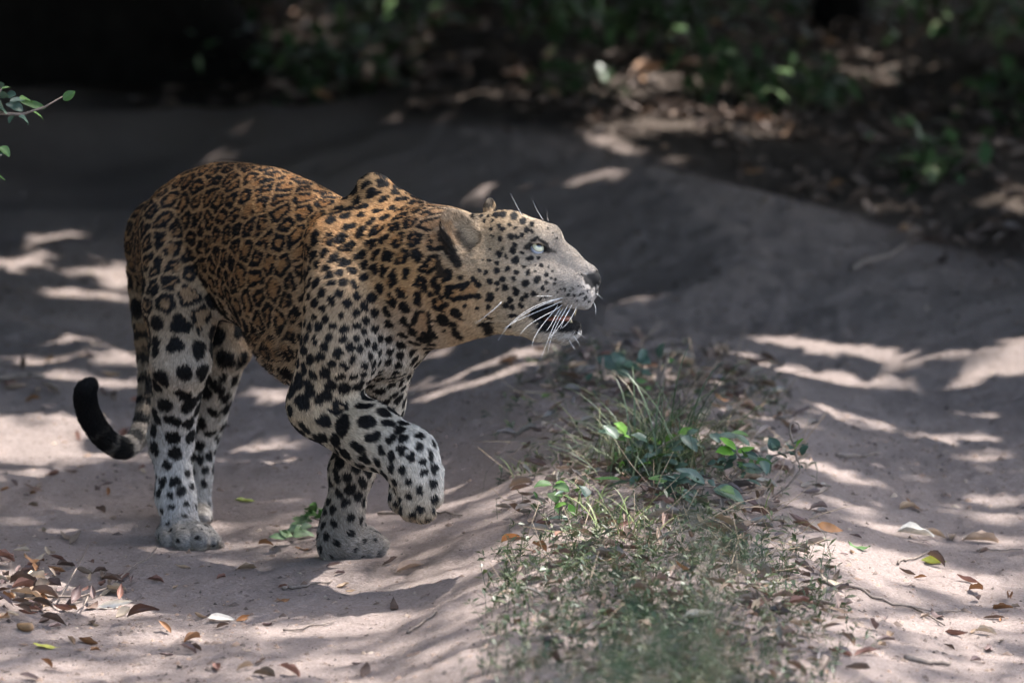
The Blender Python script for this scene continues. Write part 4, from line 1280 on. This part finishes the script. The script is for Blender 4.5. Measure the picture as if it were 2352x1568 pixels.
# low weeds of the ridge: nobody could count them
def weeds(n, sampler, hr, lr, name, label, mat=None):
    VV = []; FF = []; pos = [sampler() for _ in range(n)]
    zz = terrain(np.array([p[0] for p in pos]), np.array([p[1] for p in pos]))[0]
    for (x, y), z in zip(pos, zz):
        h = random.uniform(*hr); lean = np.array([random.gauss(0, .4), random.gauss(0, .4), 1]); lean /= np.linalg.norm(lean)
        b = np.array([x, y, z - .003]); tp = b + lean * h
        o = len(VV); s = np.array([.0006, 0, 0])
        VV += [b - s, b + s, tp + s * .4, tp - s * .4]; FF.append((o, o + 1, o + 2, o + 3))
        for q in range(random.randint(4, 9)):
            f = random.uniform(.25, 1); c = b + (tp - b) * f
            az = random.uniform(0, 6.28); e = random.uniform(-.2, .9); L = random.uniform(*lr); w = L * random.uniform(.07, .2)
            d = np.array([math.cos(az) * math.cos(e), math.sin(az) * math.cos(e), math.sin(e)])
            sd_ = np.cross(d, U_); sd_ /= np.linalg.norm(sd_) + 1e-6
            sd_ = sd_ + U_ * random.gauss(0, .4)
            o = len(VV); m = c + d * L * .5 + U_ * L * .08; t = c + d * L
            VV += [c, m - sd_ * w, t, m + sd_ * w]; FF.append((o, o + 1, o + 2, o + 3))
    ob = mesh_obj(name, VV, FF, mat or M_herb)
    return tag(ob, label, 'weeds', kind='stuff')
def weed_sampler():
    while True:
        y = random.uniform(-1.9, 1.9); x = random.gauss(.25, .17)
        if not (-.05 < x < .6): continue
        dens = .9 if y < -.15 else .22
        if random.random() < dens * (.25 + 1.2 * float(vnoise(np.array([[x * 7, y * 4]]), 71)[0])): return x, y
weeds(1250, weed_sampler, (.012, .06), (.006, .024), 'ground_weeds', 'low tangle of small green weeds covering the central ridge')
def front_sampler():
    while True:
        y = random.uniform(-2.2, -.3); x = random.gauss(.27, .16)
        if -.08 < x < .62: return x, y
weeds(480, front_sampler, (.03, .09), (.008, .02), 'ground_weeds', 'taller fine weeds on the near end of the ridge')

def stalks(n):
    parts = []
    for _ in range(n):
        x, y = ridge_sampler(-.02, .58, -1.9, 1.9)(); z = gz(x, y)
        az = random.uniform(0, 6.28); el = abs(random.gauss(0, .6)); L = random.uniform(.03, .13)
        d = np.array([math.cos(az) * math.cos(el), math.sin(az) * math.cos(el), math.sin(el)])
        b = np.array([x, y, z + .003]); m = b + d * L * .5 + np.array([0, 0, random.gauss(0, .006)])
        parts.append(tube([b, m, b + d * L], [.0009, .0008, .0004], 4))
    V, F = join(parts)
    tag(mesh_obj('dry_stalks', V, F, plain_mat('straw', (.30, .23, .16), .8, 60)), 'thin dry stalks and straw tangled in the ridge weeds', 'stalks', kind='stuff')
stalks(420)

# leafy sprig lying by the standing paw
M_sprig = leaf_mat('sprig_leaf', [(0, (0.10, 0.17, 0.08)), (1, (0.15, 0.22, 0.11))], 0.5, 0.15)
def sprig_on_ground():
    b = G(742, 1215)
    root = empty('fallen_sprig', b, 'fallen sprig of small green leaves beside the standing forepaw', 'sprig')
    ctrl = [(742, 1212), (715, 1208), (690, 1228), (672, 1250), (655, 1262)]
    Q = np.array([G(*c) + np.array([0, 0, .012 + .006 * math.sin(i * 2)]) for i, c in enumerate(ctrl)])
    V, F = tube(Q - b, [.0014, .0013, .0011, .0009, .0006], 6); mesh_obj('stem', V, F, M_twig, root)
    r = random.Random(5)
    for i in range(26):
        f = r.uniform(.0, 1.0); k = f * (len(Q) - 1); j = min(int(k), len(Q) - 2)
        c = Q[j] + (Q[j + 1] - Q[j]) * (k - j)
        up = r.uniform(.0, .02) + (.02 if f < .35 else 0)
        az = r.uniform(0, 6.28); L = r.uniform(.022, .036)
        t = c + np.array([math.cos(az) * L, math.sin(az) * L * 1.2, r.uniform(-.006, .010) + up * .5])
        placed_leaf('leaf', c + np.array([0, 0, up * .3]), t, L * .32, M_sprig if f > .3 else M_mid, root, b, arch=r.uniform(.2, 1), seed=300 + i)
sprig_on_ground()

# branch of a shrub reaching in at the left edge
def left_branch():
    w0 = .15
    b = np.array([-1.45, .35, gz(-1.45, .35)])
    root = empty('shrub', b, 'shrub at the left edge whose leafy branch tips reach into view', 'shrub')
    def K(cx, cy): return P(cx * .3417, cy * .3417, w0)         # crop of the upper left
    main = [b, b + np.array([.12, -.05, .35]), K(-260, 900), K(-60, 760), K(150, 770), K(300, 720), K(420, 650)]
    m2 = [b + np.array([.12, -.05, .35]), K(-300, 1200), K(-80, 1100), K(10, 1040)]
    m3 = [K(-60, 760), K(-20, 640), K(20, 580)]
    m4 = [b + np.array([.1, -.05, .30]), K(-260, 1330), K(-60, 1240)]
    parts = [tube(np.array(m) - b, np.linspace(.006, .0012, len(m)), 6) for m in (main, m2, m3, m4)]
    V, F = join(parts); mesh_obj('stem', V, F, M_twig, root)
    LVS = [((430, 665), (510, 605), 26, 'm'), ((305, 735), (130, 690), 22, 'm'), ((230, 735), (300, 800), 18, 'm'), ((140, 660), (215, 690), 30, 'm'), ((150, 760), (30, 710), 34, 'd'), ((130, 770), (200, 838), 34, 'd'), ((110, 640), (20, 660), 25, 'd'), ((20, 585), (85, 580), 16, 'm'), ((20, 590), (-40, 540), 30, 'd'), ((20, 610), (30, 670), 30, 'd'), ((60, 690), (165, 690), 18, 'd'),
           ((-10, 1000), (62, 1065), 30, 'm'), ((-60, 1010), (10, 1050), 30, 'd'), ((-30, 1170), (38, 1220), 22, 'm'), ((100, 775), (60, 830), 22, 'd'), ((-20, 730), (50, 760), 30, 'd'), ((-40, 700), (20, 740), 28, 'd')]
    r = random.Random(3)
    for i, (a, t, w, m) in enumerate(LVS):
        dw = r.uniform(-.04, .04)
        pa = K(*a) + np.array([0, dw, 0]); pt = K(*t) + np.array([0, dw + r.uniform(-.03, .03), 0])
        placed_leaf('leaf', pa, pt, w * .3417 * S * 1.4, {'d': M_dark, 'm': M_mid}[m], root, b, seed=500 + i, arch=r.uniform(.1, .7))
    for i in range(70):                                             # the rest of the shrub, outside the picture
        c = b + np.array([r.gauss(-.1, .22), r.gauss(0, .22), r.uniform(.15, .75)])
        t = c + np.array([r.gauss(0, .04), r.gauss(0, .04), r.gauss(0, .03)])
        if c[0] > -1.22: continue
        placed_leaf('leaf', c, t, .012, M_dark, root, b, seed=600 + i)
left_branch()

# saplings close to the camera on the ridge: their tops blur into the bottom of the picture
M_sap = leaf_mat('sapling_leaf', [(0, (.010, .03, .014)), (1, (.022, .05, .022))], .8, .0, per_object=False, spec=.1)
def sapling(px, py, w, n, spread, label, seed):
    top = P(px, py, w); b = np.array([top[0] - .03, top[1] + .02, gz(top[0] - .03, top[1])])
    root = empty('sapling', b, label, 'sapling', 'blurred saplings near the camera')
    r = random.Random(seed)
    st = [np.zeros(3)] + [(top - b) * f + np.array([r.gauss(0, .012), r.gauss(0, .012), 0]) for f in (.3, .6, .85, 1)]
    parts = [tube(st, [.005, .004, .003, .0025, .0015], 6)]
    VV = []; FF = []
    for i in range(n):
        c = (top - b) + np.array([r.gauss(0, spread), r.gauss(0, spread), r.gauss(-spread * .5, spread * .8)])
        az = r.uniform(0, 6.28); L = r.uniform(.02, .04)
        t = c + np.array([math.cos(az) * L, math.sin(az) * L, r.gauss(0, .012)])
        d = t - c; s = np.cross(d, U_); s /= np.linalg.norm(s) + 1e-6; s = (s + U_ * r.gauss(0, .4)) * L * .22
        o = len(VV); m = (c + t) / 2 + U_ * L * .06
        VV += [c, m - s, t, m + s]; FF.append((o, o + 1, o + 2, o + 3))
        if i % 4 == 0: parts.append(tube([(top - b) * r.uniform(.75, .98), c], [.001, .0006], 4))
    V, F = join(parts); mesh_obj('stem', V, F, M_stem, root)
    cr = mesh_obj('crown', VV, FF, M_sap, root); tag(cr, kind='stuff')
sapling(1650, 1205, -6.2, 30, .024, 'blurred sapling tip in front of the seedlings', 1)
sapling(1500, 1430, -5.6, 46, .055, 'blurred sapling at the bottom centre of the picture', 2)
sapling(1380, 1540, -5.2, 46, .055, 'blurred sapling at the bottom edge, left of centre', 3)
sapling(1640, 1500, -5.0, 20, .05, 'blurred sapling at the bottom edge, right of centre', 4)

# ------------------------------------------------------------------ the forest beyond the track
def shrub(x, y, h, rx, n, label, seed, leafL=(.035, .08), mat=None, stems=5, cat='shrub', name='undergrowth_shrub', zlow=.1):
    r = random.Random(seed)
    b = np.array([x, y, gz(x, y) - .02])
    root = empty(name, b, label, cat, 'undergrowth beyond the track')
    parts = []; tips = []
    for s in range(stems):
        az = r.uniform(0, 6.28); k = r.uniform(.2, 1)
        e = np.array([math.cos(az) * rx * k, math.sin(az) * rx * k, h * r.uniform(.6, 1)])
        mid = e * .5 + np.array([r.gauss(0, .04), r.gauss(0, .04), h * .12])
        parts.append(tube([np.array([math.cos(az) * .02, math.sin(az) * .02, 0]), mid * .6, mid, e], [.007, .006, .004, .002], 6)); tips += [mid, e, (mid + e) / 2, mid * .6]
    V, F = join(parts); mesh_obj('stem', V, F, M_bark, root)
    VV = np.empty((n, 5, 3)); 
    for i in range(n):
        tpt = r.choice(tips); c = tpt + np.array([r.gauss(0, rx * .25), r.gauss(0, rx * .25), r.gauss(0, h * .14)])
        c[2] = max(c[2], zlow * h * r.uniform(.5, 1.5))
        az = r.uniform(0, 6.28); L = r.uniform(*leafL); e = r.gauss(-.3, .5)
        d = np.array([math.cos(az) * math.cos(e), math.sin(az) * math.cos(e), math.sin(e)])
        s = np.cross(d, U_); s /= np.linalg.norm(s) + 1e-6; s = (s + U_ * r.gauss(0, .3)) * L * r.uniform(.18, .3)
        m = c + d * L * .45; t = c + d * L - U_ * L * .12
        VV[i] = (c, m - s, t, m + s, m + U_ * L * .04)
    F = np.array([(0, 1, 4), (1, 2, 4), (2, 3, 4), (3, 0, 4)])
    FF = (F[None] + (np.arange(n) * 5)[:, None, None]).reshape(-1, 3)
    cr = mesh_obj('crown', VV.reshape(-1, 3), FF, mat or M_jungle, root)
    tag(cr, kind='stuff')
    return root
SHR = [(-.75, 6.9, .55, .35, 520, 'dark leafy shrub at the forest edge right of the black trunk'), (-.35, 6.2, .30, .28, 260, 'low shrub behind the bank above the leopard shoulder'), (.1, 6.6, .55, .4, 560, 'dense dark shrub at the top centre of the picture'), (.45, 5.9, .28, .25, 240, 'small shrub above the sunlit litter'),
       (.50, 5.0, .22, .16, 130, 'light green bushy plant left of the sunlit forest patch'), (.70, 5.0, .2, .18, 80, 'glossy leaved plant just right of the sunlit forest patch'), (1.15, 5.7, .42, .35, 420, 'dark shrub in the upper right of the picture'), (1.3, 4.9, .2, .25, 120, 'low plant beside the pale leaning trunk at the right'), (1.6, 5.9, .7, .45, 560, 'tall dark shrub at the upper right corner'),
       (.85, 6.9, .5, .4, 420, 'shrub behind the slim black trunk'), (-1.3, 7.9, 1.0, .6, 420, 'dark shrub behind the huge black trunk'), (.2, 5.0, .12, .12, 60, 'tuft of small leaves on the litter above the head'), (-.45, 5.75, .22, .3, 200, 'low leafy plant along the dark edge behind the leopard back'), (.30, 5.75, .30, .3, 300, 'leafy plant in the dark background right above the head'), (1.45, 5.2, .35, .3, 320, 'dense leafy plant near the right edge of the background'), (1.0, 4.2, .14, .16, 80, 'sparse low plant on the litter in the right background')]
for i, s in enumerate(SHR): shrub(*s, seed=40 + i)

def tree_trunk(name, x, y, r0, h, mat, label, cat='tree', lean=(0, 0), flare=1.6, seed=0, roots=5, crown=None):
    r = random.Random(seed)
    b = np.array([x, y, gz(x, y) - .1])
    root = empty(name, b, label, cat)
    V = []; F = []; nu = 28; nv = 14
    for i in range(nv + 1):
        t = i / nv; z = h * t ** 1.5
        rr = r0 * (1 + (flare - 1) * math.exp(-z / (r0 * 1.1))) * (1 - .35 * t)
        for j in range(nu):
            a = 2 * math.pi * j / nu
            k = 1 + (.18 * math.exp(-z / (r0 * 1.3)) + .03) * math.cos(roots * a + seed) + .04 * math.sin(3 * a + z * 2)
            V.append((lean[0] * z + rr * k * math.cos(a), lean[1] * z + rr * k * math.sin(a), z))
    for i in range(nv):
        for j in range(nu):
            F.append((i * nu + j, i * nu + (j + 1) % nu, (i + 1) * nu + (j + 1) % nu, (i + 1) * nu + j))
    parts = [(V, F)]
    top = np.array([lean[0] * h, lean[1] * h, h])
    for k in range(5):
        az = r.uniform(0, 6.28)
        e = top + np.array([math.cos(az) * h * .3, math.sin(az) * h * .3, h * r.uniform(.1, .3)])
        parts.append(tube([top * .85, (top + e) / 2 + U_ * .1, e], [r0 * .35, r0 * .22, r0 * .08], 8))
    V, F = join(parts); mesh_obj('trunk', V, F, mat, root)
    return root

# ------------------------------------------------------------------ unseen trees: crowns shaped to shade the track, gaps cut where sun should fall
LIT = [(30, 600, 70, 26, 1), (200, 682, 120, 12, 1), (290, 622, 60, 16, 1), (90, 548, 90, 8, .8), (250, 800, 130, 10, 1), (90, 818, 70, 10, .9), (270, 855, 120, 26, .8), (110, 955, 150, 18, .9), (60, 1022, 150, 22, 1), (220, 1048, 120, 20, .9), (600, 1040, 110, 18, 1), (640, 900, 60, 16, .8), (70, 1090, 120, 14, .7),
       (1880, 796, 150, 8, 1.2), (1960, 812, 160, 10, 1.2), (2010, 830, 170, 9, 1), (1830, 856, 200, 11, 1), (1560, 860, 60, 6, .9), (1700, 938, 110, 9, 1), (1900, 940, 120, 6, .9), (1600, 905, 80, 10, .8), (1850, 1062, 110, 20, 1), (1720, 1030, 110, 12, 1), (2240, 1030, 100, 10, .8), (2270, 1060, 100, 10, .8), (2290, 1136, 80, 8, .9), (2340, 800, 40, 18, 1), (1470, 862, 60, 8, .9),
       (2110, 1316, 210, 20, 1), (1960, 1290, 90, 14, 1), (2040, 1402, 170, 14, .9), (2100, 1480, 260, 22, .6), (1860, 1380, 110, 28, .7), (2230, 1230, 120, 8, .6), (2000, 1200, 70, 10, .8), (1800, 1530, 120, 30, .6),
       (100, 1330, 140, 12, 1), (270, 1398, 200, 14, 1), (120, 1390, 150, 22, .9), (650, 1398, 160, 13, .9), (840, 1335, 170, 14, .8), (480, 1330, 140, 9, .8), (1150, 1262, 90, 36, .95), (1080, 1300, 80, 26, .9), (1010, 1390, 80, 20, .6), (1290, 1240, 110, 16, .8), (1260, 1110, 50, 30, .5), (1400, 1300, 160, 40, .55), (600, 1470, 450, 34, .5), (300, 1540, 400, 30, .45), (2120, 1420, 380, 120, .42), (2100, 1160, 300, 60, .3), (1080, 1080, 120, 100, .6), (650, 1235, 260, 40, .32), (950, 1180, 140, 60, .4), (2080, 1000, 280, 60, .25), (1200, 1420, 300, 70, .3), (700, 1350, 500, 30, .35),
       (530, 306, 48, 18, 1.2), (1170, 428, 60, 4, .6), (1270, 405, 70, 5, .75), (1370, 392, 60, 4, .75), (1010, 812, 60, 10, 1), (1120, 842, 120, 22, .85), (1500, 310, 70, 16, 1), (1620, 300, 90, 16, 1), (1700, 270, 40, 10, .6), (1200, 60, 30, 10, 1), (2010, 150, 35, 12, 1), (1500, 190, 40, 14, 1), (2220, 330, 40, 10, .9), (900, 120, 30, 10, .9), (1050, 250, 60, 8, .9), (2050, 480, 60, 6, .9), (1380, 140, 30, 10, .9), (2330, 500, 30, 8, .9), (760, 60, 25, 10, .8), (1480, 690, 40, 2, .35)]
rs = random.Random(77)
for q in range(22):
    LIT.append((rs.uniform(0, 300), rs.uniform(520, 1000), rs.uniform(40, 110), rs.uniform(3, 6), .9) if q % 2 else (rs.uniform(1600, 2340), rs.uniform(800, 1010), rs.uniform(40, 110), rs.uniform(3, 6), .9))
LITW = []
for px, py, hw, hh, s in LIT:
    c = G(px, py); a = G(px + hw, py); b = G(px, py - hh)
    c = c - LDIR / LDIR[2] * c[2]
    LITW.append((c[0], c[1], abs(a[0] - c[0]), abs(b[1] - c[1]) + .02, s))
def lit_prob(x, y):
    p = np.zeros(len(x))
    for cx, cy, ax, ay, s in LITW:
        q = ((x - cx) / (ax + .02)) ** 2 + ((y - cy) / (ay + .03)) ** 2
        p = np.maximum(p, s * (1 - sstep(.8, 1.5, q)))
    g = np.column_stack([x, y])
    thin = .22 * (1 - sstep(.1, 1.5, y)) + .16 * (1 - sstep(-.8, -.1, y))
    return np.clip(thin + (1 - thin) * p * (.25 + .75 * sstep(.30, .42, vnoise(g * np.array([2.2, 10.0]), 17))), 0, 1)
def canopy_leaves(n, x0, x1, y0, y1, zlo, zhi, Lr, gate=True, prob=0.0, shift=True):
    g = np.column_stack([rng.uniform(x0, x1, n), rng.uniform(y0, y1, n)])
    z = rng.uniform(zlo, zhi, n)
    c = np.column_stack([g, z])
    if shift: c[:, :2] += LDIR[:2] / LDIR[2] * z[:, None]
    L = rng.uniform(*Lr, n)
    if gate:
        gg = g if shift else g - LDIR[:2] / LDIR[2] * z[:, None]
        pr_ = np.maximum(lit_prob(gg[:, 0], gg[:, 1]), prob)
        keep = rng.random(n) > pr_ ** .35
        c, L = c[keep], L[keep]
    m = len(c)
    d = rng.normal(size=(m, 3)); d[:, 2] *= .45; d /= np.linalg.norm(d, axis=1)[:, None]
    s = np.cross(d, rng.normal(size=(m, 3)) * np.array([.4, .4, 1])); s /= np.linalg.norm(s, axis=1)[:, None]
    mid = c
    V = np.stack([c - d * L[:, None] * .5, mid - s * L[:, None] * .3, c + d * L[:, None] * .5, mid + s * L[:, None] * .3], 1)
    return V
def crown_tree(name, label, x, y, r0, h, V, lean=(0, 0), seed=0):
    root = tree_trunk(name, x, y, r0, h, M_bark, label, lean=lean, seed=seed)
    b = np.array(root.location)
    F = np.arange(len(V) * 4).reshape(-1, 4)
    cr = mesh_obj('crown', V.reshape(-1, 3) - b, F, M_canopy, root, smooth=False)
    tag(cr, kind='stuff')
CAN = canopy_leaves(190000, -3.2, 3.6, -3.4, 9, 6.2, 7.8, (.075, .135))
CAN = np.concatenate([CAN, canopy_leaves(26000, -2.5, 3.0, -8.5, -3.4, 6.2, 7.8, (.12, .2), gate=False)])  # extra unseen leaves added to keep sun off the near saplings
mid = CAN.mean(1)
TREES = [(5.0, -1.2), (5.4, 2.8), (5.0, 6.8), (4.6, 10.4)]
own = np.argmin(np.stack([np.hypot(mid[:, 0] - tx + 1.0, mid[:, 1] - ty) for tx, ty in TREES]), 0)
for i, (tx, ty) in enumerate(TREES):
    crown_tree('shade_tree', ['spreading shade tree standing right of the track, nearest the camera', 'spreading shade tree standing right of the track, level with the ridge', 'shade tree standing right of the track at the forest edge', 'shade tree deep in the forest behind the track'][i], tx, ty, .24, 6.0, CAN[own == i], seed=i)
UND = canopy_leaves(20000, -4.5, 5, 3.9, 13, 1.9, 3.2, (.12, .24), gate=True, shift=False)  # low leaves out of view, added to darken the forest floor
crown_tree('understorey_tree', 'low dense understorey tree roofing the forest floor', .9, 12.0, .12, 2.2, UND, seed=9)
OVR = canopy_leaves(58000, -4.5, 4.5, 1.25, 7.5, 1.35, 3.0, (.12, .22), gate=True, shift=False)  # unseen boughs added to block skylight from the far ground
crown_tree('overhanging_tree', 'tree whose boughs hang over the far end of the track', -3.4, 5.2, .18, 3.4, OVR, seed=8)
LEFT = canopy_leaves(30000, -8, -2.2, -8, 8, .8, 8.5, (.22, .42), gate=False, shift=False)  # unseen leaf wall added to cut sky fill on the near flank
crown_tree('edge_tree', 'leafy tree crowding the left side of the track', -4.6, 1.5, .25, 7.5, LEFT, seed=12)
BACKW = canopy_leaves(9000, -7, 7, 11.5, 15, .0, 5, (.15, .3), gate=False, shift=False)
crown_tree('thicket_tree', 'thicket tree closing the view deep in the forest', -2, 13.5, .15, 4, BACKW, seed=14)

tree_trunk('tree', -1.50, 6.75, .60, 5.5, M_shadebark, 'huge black tree trunk filling the upper left corner', seed=3, flare=1.5)  # trunk shape added where the corner is only black with shade
tree_trunk('tree', .86, 6.4, .07, 4.5, M_shadebark, 'slim black tree trunk at the top right of the middle', seed=4, flare=1.5)
tree_trunk('tree', 1.42, 4.9, .045, 3.5, M_bark, 'thin grey trunk leaning at the right edge of the forest', seed=5, flare=1.6, lean=(.12, .05))
